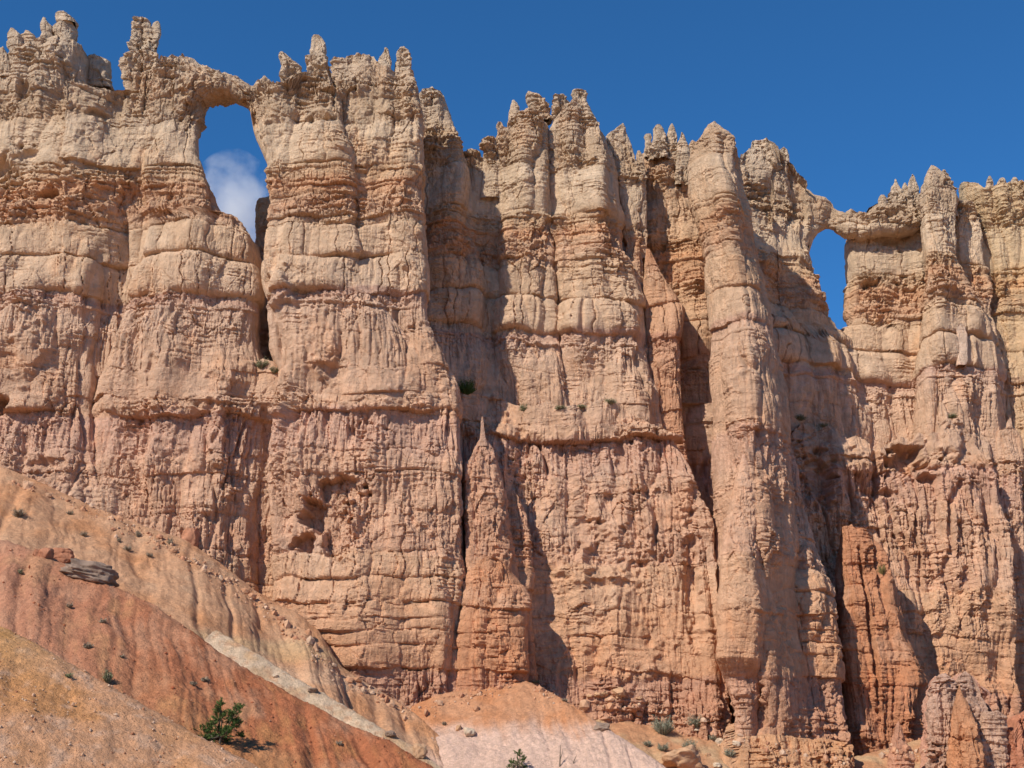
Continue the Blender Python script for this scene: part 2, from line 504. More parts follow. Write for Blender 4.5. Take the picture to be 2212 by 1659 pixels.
    C = colour(V[:, 0], V[:, 1], V[:, 2], seed, tint, tk)
    return emit(name, V, Q, C, mat or ROCK, parent, T)


def beam(name, top, bot, Y, thick, res=0.11, seed=3, parent=None, tint=None, tk=0.0, k=1.0):
    """a bridge of rock between two masses: top and bottom lines [(u, v)]"""
    u0 = max(top[0][0], bot[0][0]); u1 = min(top[-1][0], bot[-1][0])
    tu = np.array([p[0] for p in top], float); tv = np.array([p[1] for p in top], float)
    bu = np.array([p[0] for p in bot], float); bv = np.array([p[1] for p in bot], float)
    nx_ = int((u1 - u0) * Y / FPX / res)
    us = np.linspace(u0, u1, nx_)
    X, Zt = W(us, np.interp(us, tu, tv), Y + thick / 2)
    _, Zb = W(us, np.interp(us, bu, bv), Y + thick / 2)
    na = max(24, int(2 * (thick + float(np.mean(Zt - Zb))) / res))
    th = np.linspace(0, 2 * math.pi, na, endpoint=False)
    e = 2 / 2.6
    cy = np.sign(np.cos(th)) * np.abs(np.cos(th)) ** e; cz = np.sign(np.sin(th)) * np.abs(np.sin(th)) ** e
    XX = np.repeat(X[:, None], na, 1)
    YY = Y + thick / 2 + cy[None, :] * thick / 2
    YY = np.repeat(YY, nx_, 0)
    hz = ((Zt - Zb) / 2)[:, None]
    ZZ = ((Zt + Zb) / 2)[:, None] + hz * cz[None, :]
    d = relief(XX.ravel(), YY.ravel(), ZZ.ravel(), XX.ravel(), seed, np.full(XX.size, 2.4), k).reshape(XX.shape)
    YY = YY + cy[None, :] * d; ZZ = ZZ + cz[None, :] * d * 0.45
    V = np.stack([XX, YY, ZZ], 2).reshape(-1, 3)
    i = np.arange(nx_ - 1)[:, None] * na; j = np.arange(na)[None, :]; j2 = (j + 1) % na
    Q = np.stack([i + j, i + j2, i + na + j2, i + na + j], 2).reshape(-1, 4)
    C = colour(V[:, 0], V[:, 1], V[:, 2], seed, tint, tk)
    return emit(name, V, Q, C, ROCK, parent)


# ------------------------------------------------------------------ the cliff, mass by mass
GREY = pc(196, 174, 150)
PINK = pc(196, 144, 122)
ORANGE = pc(198, 118, 66)
RUST = pc(196, 130, 92)
G_B = 'rock buttresses side by side along the cliff'


def butt(label, cat, body, pins=(), group=G_B, name='rock_buttress', partname='wall'):
    """a buttress: its wall and the pinnacles that grow out of its top"""
    if not pins:
        o = body(None)
        o.name = name
        return tag(o, label, cat, group)
    o = empty(name, label, cat, group)
    b = body(o)
    loc = Vector(b.bound_box[0]); hi = Vector(b.bound_box[6])
    base = Vector(((loc.x + hi.x) / 2, (loc.y + hi.y) / 2, loc.z))
    b.name = partname
    ch = [b]
    for pn in pins:
        nm, rows, Y = pn[:3]; kw = dict(pn[3]) if len(pn) > 3 else {}
        kw.setdefault('seed', 5); kw.setdefault('bb', 1.6); kw.setdefault('bfk', 0.8); kw.setdefault('k', 1.1); kw.setdefault('n', 2.3); kw.setdefault('res', 0.09)
        kw.setdefault('tint', GREY); kw.setdefault('tk', 0.15)
        lab = kw.pop('label', None)
        p = column(nm, rows, Y, parent=o, **kw)
        if lab: p['label'] = lab
        ch.append(p)
    o.location = base
    for c in ch:
        c.matrix_parent_inverse = Matrix.Translation(-base)
    return o



butt('broad left buttress with a balanced double boulder on its flat top', 'rock buttress',
     lambda p: column('wall', [(80, -420, 188), (120, -420, 192), (182, -420, 190), (250, -420, 200), (350, -420, 225), (500, -420, 232), (650, -420, 225), (760, -420, 215), (890, -420, 205), (1000, -420, 215), (1100, -420, 250), (1400, -420, 260)], 111.6,
                      crest=[(-420, 130), (-200, 110), (-60, 125), (0, 112), (22, 122), (50, 112), (72, 97), (88, 86), (110, 83), (150, 86), (172, 92), (186, 102), (240, 115)],
                      n=4.5, bfk=0.28, bfmax=3.2, bb=4, seed=1, parent=p,
                      feats=[(108, 418, 22, 10, -1.6), (60, 330, 26, 14, -0.7), (0, 872, 16, 16, -2.6), (90, 1000, 30, 14, -0.8), (50, 195, 14, 22, -1.0), (0, 365, 30, 34, -1.4), (165, 640, 18, 26, 0.3), (60, 760, 26, 60, 0.6), (170, 1040, 16, 40, -1.0)]),
     [('pinnacle', [(62, 22, 30), (75, 16, 42), (88, 18, 46), (100, 14, 46), (108, 18, 44), (117, 16, 44), (170, 20, 55)], 111.5),
      ('pinnacle', [(67, 56, 61), (80, 49, 74), (105, 45, 88), (135, 38, 95)], 112.5),
      ('pinnacle', [(102, 2, 8), (108, -8, 12), (125, -14, 18), (170, -20, 30)], 111),
      ('side_block', [(121, 196, 210), (127, 194, 226), (134, 192, 238), (150, 190, 238), (170, 188, 234), (195, 185, 240)], 115.5),
      ])
butt('lower stepped wall between the broad left buttress and the slim tower', 'rock buttress',
     lambda p: column('wall', [(184, 150, 300), (250, 150, 300), (350, 150, 304), (450, 150, 306), (560, 150, 302), (650, 150, 290), (760, 140, 268), (890, 130, 240), (1000, 130, 250), (1100, 140, 270), (1400, 140, 280)], [(180, 112.0), (450, 112.6), (560, 113.6), (890, 113.4), (1000, 111.6), (1400, 110.6)],
                      crest=[(140, 186), (190, 188), (237, 188), (262, 191), (310, 191)], n=4, bfk=0.3, bfmax=2.2, bb=3, seed=52, shear=.5, parent=p, feats=[(215, 245, 26, 12, -0.8)]))
butt('round grey boulder balanced lowest on top of the left buttress', 'boulder',
     lambda p: column('balanced_rock', [(50, 125, 158), (56, 114, 164), (66, 109, 166), (75, 112, 165), (82, 122, 160), (88, 135, 150)], 112, n=2.2, bb=2, bfk=0.9, seed=8, tint=GREY, tk=.5, strata=.3, res=.08, k=.8), group='boulders balanced on the left buttress', name='balanced_rock')
butt('upper round grey boulder on the balanced pair at far left', 'boulder',
     lambda p: column('balanced_rock', [(27, 124, 140), (32, 120, 149), (40, 119, 158), (48, 121, 165), (52, 128, 164)], 112, n=2.2, bb=2, bfk=0.9, seed=9, tint=GREY, tk=.5, strata=.3, res=.08, k=.8), group='boulders balanced on the left buttress', name='balanced_rock')
butt('small grey rock knob beside the balanced double boulder', 'boulder',
     lambda p: column('balanced_rock', [(44, 91, 100), (52, 88, 108), (60, 89, 118), (72, 92, 112), (95, 86, 125)], 112, n=2.2, bb=2, bfk=0.9, seed=10, tint=GREY, tk=.5, strata=.3, res=.08, k=.8), group='boulders balanced on the left buttress', name='balanced_rock')

butt('slim rock tower with a blocky head left of the big arch', 'rock pillar',
     lambda p: column('wall', [(113, 278, 330), (122, 268, 340), (132, 261, 346), (155, 261, 346), (176, 267, 341), (200, 271, 338), (260, 262, 340), (330, 262, 315), (400, 268, 306), (470, 276, 312), (560, 280, 312), (640, 270, 300)], [(100, 113.5), (260, 112.6), (330, 112.8), (480, 113.2), (640, 114.5)],
                      n=2.6, bb=2.5, seed=2, parent=p, feats=[(300, 150, 6, 70, -0.5), (285, 400, 9, 10, 0.5)]),
     [('head', [(41, 290, 318), (46, 285, 323), (60, 281, 326), (80, 280, 331), (98, 276, 341), (108, 277, 339), (116, 292, 332), (124, 285, 325)], 114, dict(seed=12)),
      ('head', [(47, 336, 343), (52, 331, 346), (66, 327, 347), (82, 331, 345), (96, 330, 341), (104, 332, 338)], 114.6, dict(seed=13))], name='rock_pillar')

butt('tall pale buttress forming the left side of the big arch', 'rock buttress',
     lambda p: column('wall', [(120, 350, 425), (140, 338, 440), (180, 330, 455), (225, 322, 440), (260, 314, 432), (300, 308, 427), (345, 300, 428), (385, 298, 446), (420, 300, 460), (460, 302, 474), (474, 302, 478), (480, 302, 520), (500, 300, 538), (520, 300, 549), (560, 297, 556), (630, 285, 559), (700, 266, 557), (760, 250, 558), (830, 228, 572), (880, 214, 584), (900, 205, 592), (1000, 200, 587), (1100, 195, 577), (1250, 195, 566), (1400, 195, 560)], 111.4,
                      crest=[(300, 170), (345, 152), (352, 136), (362, 127), (376, 122), (390, 121), (394, 114), (398, 121), (412, 130), (440, 152), (470, 170), (560, 180)],
                      n=2.7, bfk=0.65, bb=4, seed=3, parent=p,
                      feats=[(500, 800, 50, 30, 0.5), (440, 860, 30, 14, 0.4), (330, 800, 8, 30, -0.4), (412, 1150, 12, 18, 0.5), (470, 950, 14, 60, 0.9), (330, 1000, 20, 50, 0.4)]))
butt('natural rock arch spanning the large window at upper left', 'rock arch',
     lambda p: beam('rock_arch', [(395, 128), (412, 130), (440, 150), (470, 166), (500, 172), (520, 176), (545, 184), (560, 170), (575, 164), (590, 176), (605, 190)],
                    [(395, 300), (424, 262), (434, 236), (446, 222), (464, 215), (490, 214), (512, 218), (532, 230), (548, 250), (556, 286), (605, 380)], 112.6, 3.4, seed=4), group='natural arches over windows in the cliff', name='rock_arch')
butt('dark shaded rock wall at the back of the big window', 'rock buttress',
     lambda p: column('wall', [(432, 560, 600), (445, 553, 605), (500, 552, 610), (600, 550, 620), (800, 540, 640), (1000, 530, 650)], 121, bb=3, seed=31, n=2.6))

butt('rounded ledge filling the slot below the large window', 'rock pillar',
     lambda p: column('wall', [(783, 552, 590), (792, 544, 604), (830, 540, 612), (880, 540, 616), (905, 545, 612), (940, 548, 600), (1100, 545, 598), (1400, 545, 604)], [(780, 112.6), (885, 111.6), (915, 113.2), (1400, 112.6)], n=2.6, bb=3, seed=57, batter=.05), name='rock_pillar')
butt('tall buttress on the right side of the big arch, pointed spire on top', 'rock buttress',
     lambda p: column('wall', [(148, 655, 722), (190, 585, 738), (230, 552, 742), (245, 548, 744), (265, 556, 746), (300, 566, 750), (345, 575, 758), (400, 579, 764), (450, 582, 767), (520, 576, 772), (600, 574, 790), (640, 578, 804), (700, 574, 856), (760, 575, 912), (830, 598, 952), (870, 604, 966), (950, 590, 974), (1020, 581, 976), (1100, 580, 976), (1200, 590, 978), (1310, 592, 980), (1450, 600, 982)], 110.4,
                      crest=[(540, 200), (556, 172), (575, 163), (588, 176), (597, 185), (640, 180), (655, 156), (668, 150), (700, 152), (716, 168), (735, 190), (770, 200)],
                      n=3.6, bfk=0.5, bfmax=2.6, bb=4, seed=5, parent=p,
                      feats=[(604, 622, 22, 34, 1.0), (690, 255, 34, 12, -0.8), (590, 300, 22, 60, -0.6), (728, 1056, 44, 27, -1.9, 5), (688, 1112, 48, 30, -2.0, 5), (655, 1166, 22, 20, -1.5, 5), (728, 1150, 30, 50, -0.9, 5), (760, 1120, 16, 30, 0.5), (590, 862, 14, 12, -1.8), (605, 885, 22, 10, 0.8), (720, 800, 30, 24, -0.7), (690, 790, 26, 18, 0.4)]),
     [('knob', [(116, 602, 618), (124, 599, 627), (134, 600, 640), (142, 604, 650), (154, 600, 655), (168, 597, 655), (180, 602, 652), (192, 612, 646)], 112.6, dict(seed=14)),
      ('pinnacle', [(76, 676, 690), (82, 671, 697), (90, 671, 702), (110, 668, 704), (118, 670, 703), (126, 664, 709), (142, 664, 713), (165, 656, 724)], 112, dict(seed=15))])
butt('tall buttress with two finger-like spires beside the dark recess', 'rock buttress',
     lambda p: column('wall', [(115, 745, 800), (150, 712, 890), (200, 722, 899), (250, 726, 911), (285, 730, 913), (310, 735, 906), (380, 748, 912), (450, 760, 914), (520, 760, 922), (560, 750, 923), (620, 720, 923), (690, 700, 922), (720, 700, 932), (760, 700, 950), (800, 700, 968), (850, 700, 990), (900, 700, 998), (960, 700, 996), (1050, 700, 998), (1200, 700, 1001), (1310, 700, 1002), (1450, 700, 1003)], 111.4,
                      crest=[(700, 150), (712, 132), (722, 125), (745, 127), (756, 118), (776, 116), (790, 124), (804, 122), (812, 136), (830, 146), (850, 152), (886, 150), (930, 190)],
                      n=5, bfk=0.6, bb=4.5, seed=6, shear=0.0, parent=p,
                      feats=[(870, 600, 14, 20, -0.3), (800, 980, 10, 44, -0.9), (905, 870, 30, 14, 0.6), (860, 1290, 24, 20, 0.3)]),
     [('pinnacle', [(106, 829, 836), (114, 826, 839), (124, 820, 841), (140, 815, 843), (180, 808, 850)], 112.8, dict(seed=16)),
      ('pinnacle', [(105, 862, 877), (110, 858, 884), (120, 856, 888), (150, 850, 893), (200, 846, 900)], 113, dict(seed=17))])

butt('dark recessed pillar with a sunlit tip right of the two-fingered buttress', 'rock pillar',
     lambda p: column('wall', [(193, 928, 940), (200, 912, 952), (208, 906, 958), (230, 900, 964), (280, 890, 974), (310, 885, 986), (345, 880, 1003), (380, 880, 1020), (420, 880, 1028), (520, 880, 1034), (620, 880, 1050), (660, 880, 1054), (740, 880, 1058), (800, 880, 1068), (850, 880, 1080), (900, 880, 1100), (1100, 880, 1110)], 120.2, n=2.3, bfk=.9, bb=4, seed=7, shear=0.1), name='rock_pillar')
butt('low rounded rock knobs wedged behind the dark recessed pillar', 'rock pillar',
     lambda p: column('wall', [(326, 1008, 1026), (333, 1003, 1036), (345, 1003, 1046), (400, 1005, 1090), (450, 1010, 1095), (700, 1015, 1100), (850, 1020, 1110), (1000, 1020, 1120)], 122, n=2.6, bb=4, seed=32, parent=p),
     [('knob', [(298, 1052, 1068), (305, 1045, 1075), (320, 1042, 1078), (360, 1040, 1079), (430, 1036, 1085)], 121.4, dict(seed=18))], name='rock_pillar')
butt('fluted pillar with a cluster of small spires left of the dome-shouldered pillar', 'rock pillar',
     lambda p: column('wall', [(236, 1100, 1150), (265, 1080, 1188), (330, 1068, 1186), (400, 1060, 1180), (450, 1068, 1188), (520, 1074, 1196), (560, 1076, 1197), (610, 1076, 1196), (660, 1066, 1196), (720, 1062, 1206), (800, 1066, 1222), (860, 1075, 1230), (900, 1080, 1235), (1100, 1080, 1240)], 121,
                      crest=[(1060, 300), (1078, 282), (1096, 268), (1110, 252), (1130, 246), (1150, 240), (1180, 252), (1192, 262), (1200, 290), (1240, 300)], n=2.4, bfk=.95, bb=4, seed=11, parent=p),
     [('pinnacle', [(217, 1107, 1112), (228, 1104, 1120), (245, 1101, 1126), (300, 1096, 1136)], 122, dict(seed=19)),
      ('pinnacle', [(263, 1076, 1084), (272, 1073, 1090), (300, 1074, 1096), (340, 1070, 1100)], 121.6, dict(seed=20)),
      ('pinnacle', [(201, 1140, 1148), (207, 1136, 1160), (218, 1137, 1174), (230, 1140, 1184), (244, 1150, 1190), (262, 1165, 1192)], 123, dict(seed=21))], name='rock_pillar')
butt('broad domed pillar with a square knob on its tip at centre of the cliff', 'rock pillar',
     lambda p: column('wall', [(214, 1236, 1264), (225, 1230, 1268), (245, 1205, 1276), (262, 1192, 1284), (290, 1181, 1302), (340, 1175, 1326), (380, 1172, 1336), (420, 1177, 1333), (445, 1181, 1334), (470, 1184, 1342), (520, 1188, 1344), (560, 1190, 1352), (600, 1188, 1374), (640, 1190, 1382), (660, 1190, 1390), (730, 1188, 1397), (760, 1188, 1394), (830, 1190, 1412), (880, 1190, 1432), (950, 1190, 1442), (1100, 1190, 1446)], 121,
                      n=2.5, bfk=.9, bb=4.5, seed=12, parent=p, feats=[(1220, 420, 20, 16, 0.3)]),
     [('knob', [(195, 1240, 1250), (199, 1236, 1264), (210, 1234, 1267), (218, 1236, 1263), (230, 1232, 1268)], 122.5, dict(seed=22)),
      ('pinnacle', [(205, 1210, 1220), (212, 1200, 1226), (236, 1196, 1228), (262, 1192, 1226), (290, 1188, 1222)], 122.8, dict(seed=23))], name='rock_pillar')
butt('narrow pillar pinched into a stack of knobs right of the domed pillar', 'rock pillar',
     lambda p: column('wall', [(269, 1340, 1348), (280, 1326, 1354), (290, 1312, 1358), (305, 1308, 1363), (330, 1314, 1374), (380, 1330, 1391), (430, 1338, 1391), (452, 1344, 1384), (458, 1348, 1378), (466, 1341, 1382), (490, 1341, 1385), (496, 1346, 1380), (504, 1344, 1388), (520, 1348, 1386), (526, 1353, 1382), (540, 1350, 1388), (600, 1352, 1394), (700, 1355, 1420), (800, 1355, 1440), (1000, 1355, 1450)], 124, n=2.4, bb=2.5, seed=13, parent=p),
     [('pinnacle', [(326, 1376, 1384), (336, 1372, 1388), (370, 1368, 1393), (430, 1364, 1398), (560, 1366, 1400)], 124.6, dict(seed=24))], name='rock_pillar')
butt('recessed wall crowned by four needle spires left of the great fin', 'rock buttress',
     lambda p: column('wall', [(296, 1400, 1480), (340, 1386, 1496), (380, 1390, 1510), (450, 1395, 1550), (560, 1395, 1560), (620, 1395, 1570), (700, 1395, 1580), (760, 1400, 1580), (900, 1405, 1590), (1100, 1410, 1590)], 127.5,
                      crest=[(1380, 350), (1392, 326), (1405, 312), (1440, 318), (1462, 330), (1500, 345), (1520, 360), (1600, 380)], n=3.2, bfk=.5, bb=4, seed=14, parent=p, tint=pc(206, 146, 98), tk=.3, feats=[(1420, 700, 20, 200, 0.8)]),  # tint paints the warm orange glow of the recess into the rock colour
     [('pinnacle', [(291, 1392, 1408), (296, 1389, 1411), (304, 1393, 1408), (340, 1388, 1412)], 127, dict(seed=25)),
      ('pinnacle', [(270, 1418, 1427), (280, 1411, 1434), (295, 1411, 1438), (350, 1402, 1448)], 126.8, dict(seed=26)),
      ('pinnacle', [(268, 1449, 1454), (278, 1444, 1459), (300, 1438, 1466), (360, 1432, 1470)], 127.4, dict(seed=27)),
      ('pinnacle', [(286, 1471, 1475), (300, 1467, 1481), (330, 1461, 1488), (400, 1456, 1496)], 126.6, dict(seed=28))])
butt('brown knobby rib deep in the shaded slot left of the great fin', 'rock pillar',
     lambda p: column('wall', [(538, 1396, 1404), (560, 1392, 1416), (600, 1388, 1436), (640, 1388, 1462), (670, 1390, 1480), (690, 1394, 1476), (740, 1400, 1466), (780, 1400, 1470), (900, 1405, 1480), (1100, 1410, 1500)], 122.8, n=2.3, bb=3, seed=33, tint=ORANGE, tk=.35), name='rock_pillar')  # orange tint puts the slot's warm glow on top of the rib's brown

butt('great fin jutting toward the viewer, shaded along its right face', 'rock fin',
     lambda p: column('wall', [(264, 1540, 1546), (275, 1527, 1552), (295, 1516, 1566), (310, 1508, 1582), (325, 1500, 1597), (345, 1495, 1603), (400, 1494, 1606), (460, 1500, 1621), (520, 1510, 1632), (560, 1517, 1641), (620, 1521, 1656), (660, 1528, 1668), (740, 1540, 1680), (800, 1540, 1696), (850, 1540, 1706), (920, 1540, 1711), (1000, 1538, 1714), (1060, 1538, 1720), (1130, 1540, 1726), (1200, 1543, 1734), (1290, 1545, 1740), (1400, 1545, 1746), (1450, 1550, 1750), (1500, 1558, 1756), (1560, 1568, 1760), (1760, 1570, 1766)],
                      [(260, 121.5), (400, 118.6), (628, 117.2), (900, 114.0), (1200, 111.5), (1500, 110), (1760, 109)],
                      n=1.45, bfk=1.7, bfmax=6.5, bb=6, skew=-0.2, shear=0.15, seed=15, parent=p, strata=(.75, .4, 760), k=.95, tint=pc(196, 150, 114), tk=.25,
                      feats=[(1590, 790, 16, 50, 0.5), (1590, 1440, 34, 10, 0.5), (1610, 1530, 34, 50, -1.2), (1625, 1500, 20, 14, 0.5), (1500, 322, 12, 16, 0.4)]),
     [('pinnacle', [(305, 1492, 1500), (312, 1488, 1508), (326, 1489, 1512), (350, 1490, 1520)], 121.5, dict(seed=29))], name='rock_fin', group=None)

butt('pointed slab leaning on the lower front of the great fin', 'rock fin',
     lambda p: column('wall', [(972, 1606, 1612), (1005, 1597, 1626), (1060, 1582, 1644), (1130, 1566, 1652), (1200, 1556, 1656), (1300, 1550, 1660), (1400, 1546, 1664), (1426, 1544, 1666), (1470, 1564, 1652), (1530, 1585, 1640), (1760, 1590, 1640)],
                      [(970, 113.2), (1200, 110.0), (1424, 108.6), (1476, 110.4), (1760, 110)], n=1.8, bfk=.9, bb=4, seed=59, skew=-.1, shear=.35, parent=p, k=.8, strata=.35, fl=.6), name='rock_fin', group=None)
butt('knobbly lower rib on the right flank of the great fin', 'rock pillar',
     lambda p: column('wall', [(985, 1700, 1716), (1010, 1690, 1724), (1060, 1680, 1734), (1130, 1680, 1753), (1200, 1680, 1773), (1290, 1680, 1800), (1400, 1690, 1817), (1450, 1690, 1824), (1500, 1690, 1830), (1560, 1690, 1838), (1760, 1690, 1850)], [(980, 121), (1300, 116.5), (1760, 113)], n=2.4, bfk=.9, bb=5, seed=53, shear=.3, parent=p, k=1.2), name='rock_pillar')
butt('wall stepping down to the small arch behind the great fin', 'rock buttress',
     lambda p: column('wall', [(302, 1600, 1660), (335, 1595, 1706), (360, 1590, 1719), (400, 1580, 1737), (430, 1580, 1754), (470, 1580, 1762), (505, 1580, 1754), (520, 1580, 1752), (560, 1580, 1764), (600, 1580, 1776), (640, 1580, 1789), (680, 1580, 1801), (702, 1580, 1814), (715, 1580, 1850), (760, 1590, 1860), (860, 1600, 1890), (960, 1600, 1910), (1200, 1600, 1930), (1700, 1600, 1950)], 131.8,
                      crest=[(1570, 350), (1605, 342), (1620, 328), (1626, 306), (1648, 302), (1659, 312), (1664, 338), (1676, 346), (1706, 345), (1714, 364), (1734, 402), (1756, 428), (1775, 450), (1850, 480)], n=4, bfk=.3, bfmax=2, bb=4, seed=16, shear=.5, parent=p),
     [('pinnacle', [(318, 1690, 1695), (326, 1680, 1703), (336, 1680, 1707), (346, 1686, 1706), (370, 1682, 1708)], 134.5, dict(seed=30))])
butt('small natural arch with a thin roof over the narrow window at right', 'rock arch',
     lambda p: beam('rock_arch', [(1735, 412), (1756, 430), (1775, 432), (1792, 436), (1806, 452), (1822, 456), (1834, 446), (1848, 456), (1866, 466), (1880, 460), (1896, 452), (1930, 446), (1975, 448), (2002, 470)],
                    [(1735, 560), (1750, 520), (1762, 506), (1780, 500), (1796, 502), (1810, 510), (1828, 517), (1850, 524), (1890, 516), (1930, 512), (1970, 506), (2002, 480)], 134.5, 3.2, seed=5), group='natural arches over windows in the cliff', name='rock_arch')
butt('banded buttress on the right side of the small arch', 'rock buttress',
     lambda p: column('wall', [(422, 1895, 2000), (460, 1872, 2006), (500, 1842, 2012), (520, 1834, 2014), (560, 1837, 2016), (600, 1842, 2018), (640, 1834, 2020), (665, 1832, 2020), (690, 1840, 2020), (708, 1840, 2020), (716, 1815, 2020), (760, 1810, 2030), (850, 1800, 2030), (900, 1800, 2030), (1100, 1800, 2040)], 136,
                      crest=[(1800, 480), (1870, 466), (1884, 458), (1895, 440), (1912, 432), (1940, 430), (1990, 432), (2000, 420), (2040, 430)], n=3.6, bfk=.4, bfmax=3, bb=4, seed=17, parent=p,
                      feats=[(1880, 608, 22, 9, -1.3), (1960, 520, 40, 18, -1.0), (1915, 520, 30, 10, -0.6)]),
     [('pinnacle', [(393, 1933, 1936), (402, 1928, 1941), (425, 1919, 1948), (460, 1912, 1956)], 136.6, dict(seed=35)),
      ('pinnacle', [(397, 1952, 1957), (408, 1947, 1963), (450, 1942, 1968)], 137, dict(seed=36)),
      ('pinnacle', [(378, 1969, 1974), (390, 1963, 1979), (420, 1957, 1990), (470, 1950, 1996)], 136.4, dict(seed=37)),
      ('pinnacle', [(422, 1902, 1911), (428, 1899, 1916), (445, 1897, 1916), (470, 1892, 1920)], 136, dict(seed=38)),
      ('pinnacle', [(446, 1886, 1890), (456, 1880, 1896), (475, 1874, 1902)], 136, dict(seed=39))])
butt('tapering grey-tipped buttress just right of the banded one by the small arch', 'rock buttress',
     lambda p: column('wall', [(357, 2011, 2017), (368, 2005, 2032), (385, 1999, 2046), (400, 1996, 2056), (430, 1993, 2070), (450, 1992, 2066), (500, 1994, 2062), (560, 1996, 2070), (610, 1998, 2095), (660, 1996, 2125), (700, 1988, 2140), (750, 1984, 2155), (830, 1980, 2170), (900, 1975, 2175), (1000, 1970, 2175), (1200, 1960, 2180)], 130.8, n=2.7, bfk=.7, bb=4, seed=18, skew=-0.15, shear=.2, parent=p),
     [('white_block', [(700, 2068, 2082), (706, 2063, 2086), (716, 2062, 2088), (722, 2065, 2090), (780, 2066, 2090), (790, 2068, 2086)], 130.7, dict(seed=40, tint=pc(222, 192, 172), tk=.5, k=1.4, strata=.2, n=3.5, label='pale pinkish block stuck to the buttress face')),
      ('pinnacle', [(368, 2036, 2042), (380, 2030, 2050), (410, 2026, 2060), (470, 2020, 2070)], 132.5, dict(seed=41))])
butt('narrow shaded rib between the grey-tipped buttress and the far right wall', 'rock pillar',
     lambda p: column('wall', [(440, 2066, 2100), (500, 2062, 2114), (600, 2060, 2130), (700, 2060, 2142), (800, 2060, 2160), (1000, 2060, 2180)], 134, n=2.6, bb=3, seed=42), name='rock_pillar')
butt('yellowish far right wall topped by a row of small cones', 'rock buttress',
     lambda p: column('wall', [(380, 2070, 2480), (430, 2078, 2480), (500, 2100, 2480), (560, 2112, 2480), (620, 2124, 2480), (700, 2136, 2480), (800, 2150, 2480), (900, 2160, 2480), (1100, 2165, 2480), (1700, 2165, 2480)], 134.5,
                      crest=[(2060, 430), (2070, 402), (2076, 384), (2084, 384), (2100, 390), (2114, 396), (2124, 412), (2150, 404), (2175, 400), (2200, 396), (2240, 404), (2330, 390), (2480, 410)], n=3.6, bfk=.25, bfmax=3, bb=4, seed=19, parent=p, tint=pc(206, 172, 118), tk=.3),
     [('pinnacle', [(380, 2136, 2141), (390, 2131, 2146), (420, 2126, 2152)], 135, dict(seed=43)),
      ('pinnacle', [(385, 2160, 2168), (392, 2156, 2172), (420, 2150, 2180)], 135, dict(seed=44)),
      ('pinnacle', [(383, 2188, 2193), (392, 2184, 2200), (420, 2178, 2206)], 135, dict(seed=45))])

struct(column('cliff_wall', [(440, 900, 1640), (880, 880, 1640), (1760, 880, 1640)], 132, n=6, bfk=.05, bfmax=1, bb=3, seed=62, res=.2))
struct(column('cliff_wall', [(880, -420, 1640), (1000, -420, 1640), (1760, -420, 1640)], 127, n=6, bfk=.05, bfmax=1, bb=3, seed=60, res=.2))
struct(column('cliff_wall', [(880, 1560, 2480), (1000, 1560, 2480), (1760, 1560, 2480)], 140, n=6, bfk=.05, bfmax=1, bb=3, seed=61, res=.2))
# lower masses in front of the pillars
butt('fluted lower wall with a weedy ledge below the central pillars', 'rock bench',
     lambda p: column('wall', [(845, 990, 1452), (960, 985, 1460), (1050, 980, 1500), (1150, 975, 1545), (1300, 975, 1560), (1500, 975, 1570), (1700, 970, 1580)],
                      [(840, 119.4), (960, 118.0), (1000, 117.6), (1200, 115.2), (1500, 113.4), (1760, 112.4)],
                      crest=[(970, 875), (1000, 872), (1020, 858), (1045, 851), (1075, 856), (1110, 876), (1150, 886), (1185, 874), (1215, 890), (1250, 878), (1275, 886), (1300, 870), (1330, 868), (1345, 886), (1372, 905), (1415, 928), (1450, 950), (1500, 958), (1560, 966), (1700, 970)],
                      n=5, bfk=.12, bfmax=1.6, bb=5, seed=20, parent=p, batter=.05, strata=(1.0, .45, 1010), fl=1.3, cap=0.0,
                      feats=[(1070, 960, 40, 50, 0.6), (1125, 980, 14, 60, -0.9), (1330, 1190, 60, 40, -0.9, 2), (1372, 1228, 26, 26, -0.8, 2), (1270, 1150, 30, 24, -0.5, 2), (1250, 1215, 40, 34, 0.6), (1400, 1130, 12, 60, 0.6), (1335, 1260, 50, 8, -0.6, 3), (1290, 1100, 20, 40, 0.5), (1375, 1000, 14, 60, 0.7), (1340, 1000, 6, 60, -0.5), (1345, 1400, 60, 90, 0.5), (1500, 1250, 16, 120, -0.9)]), group='fluted lower walls of the cliff', name='rock_bench')
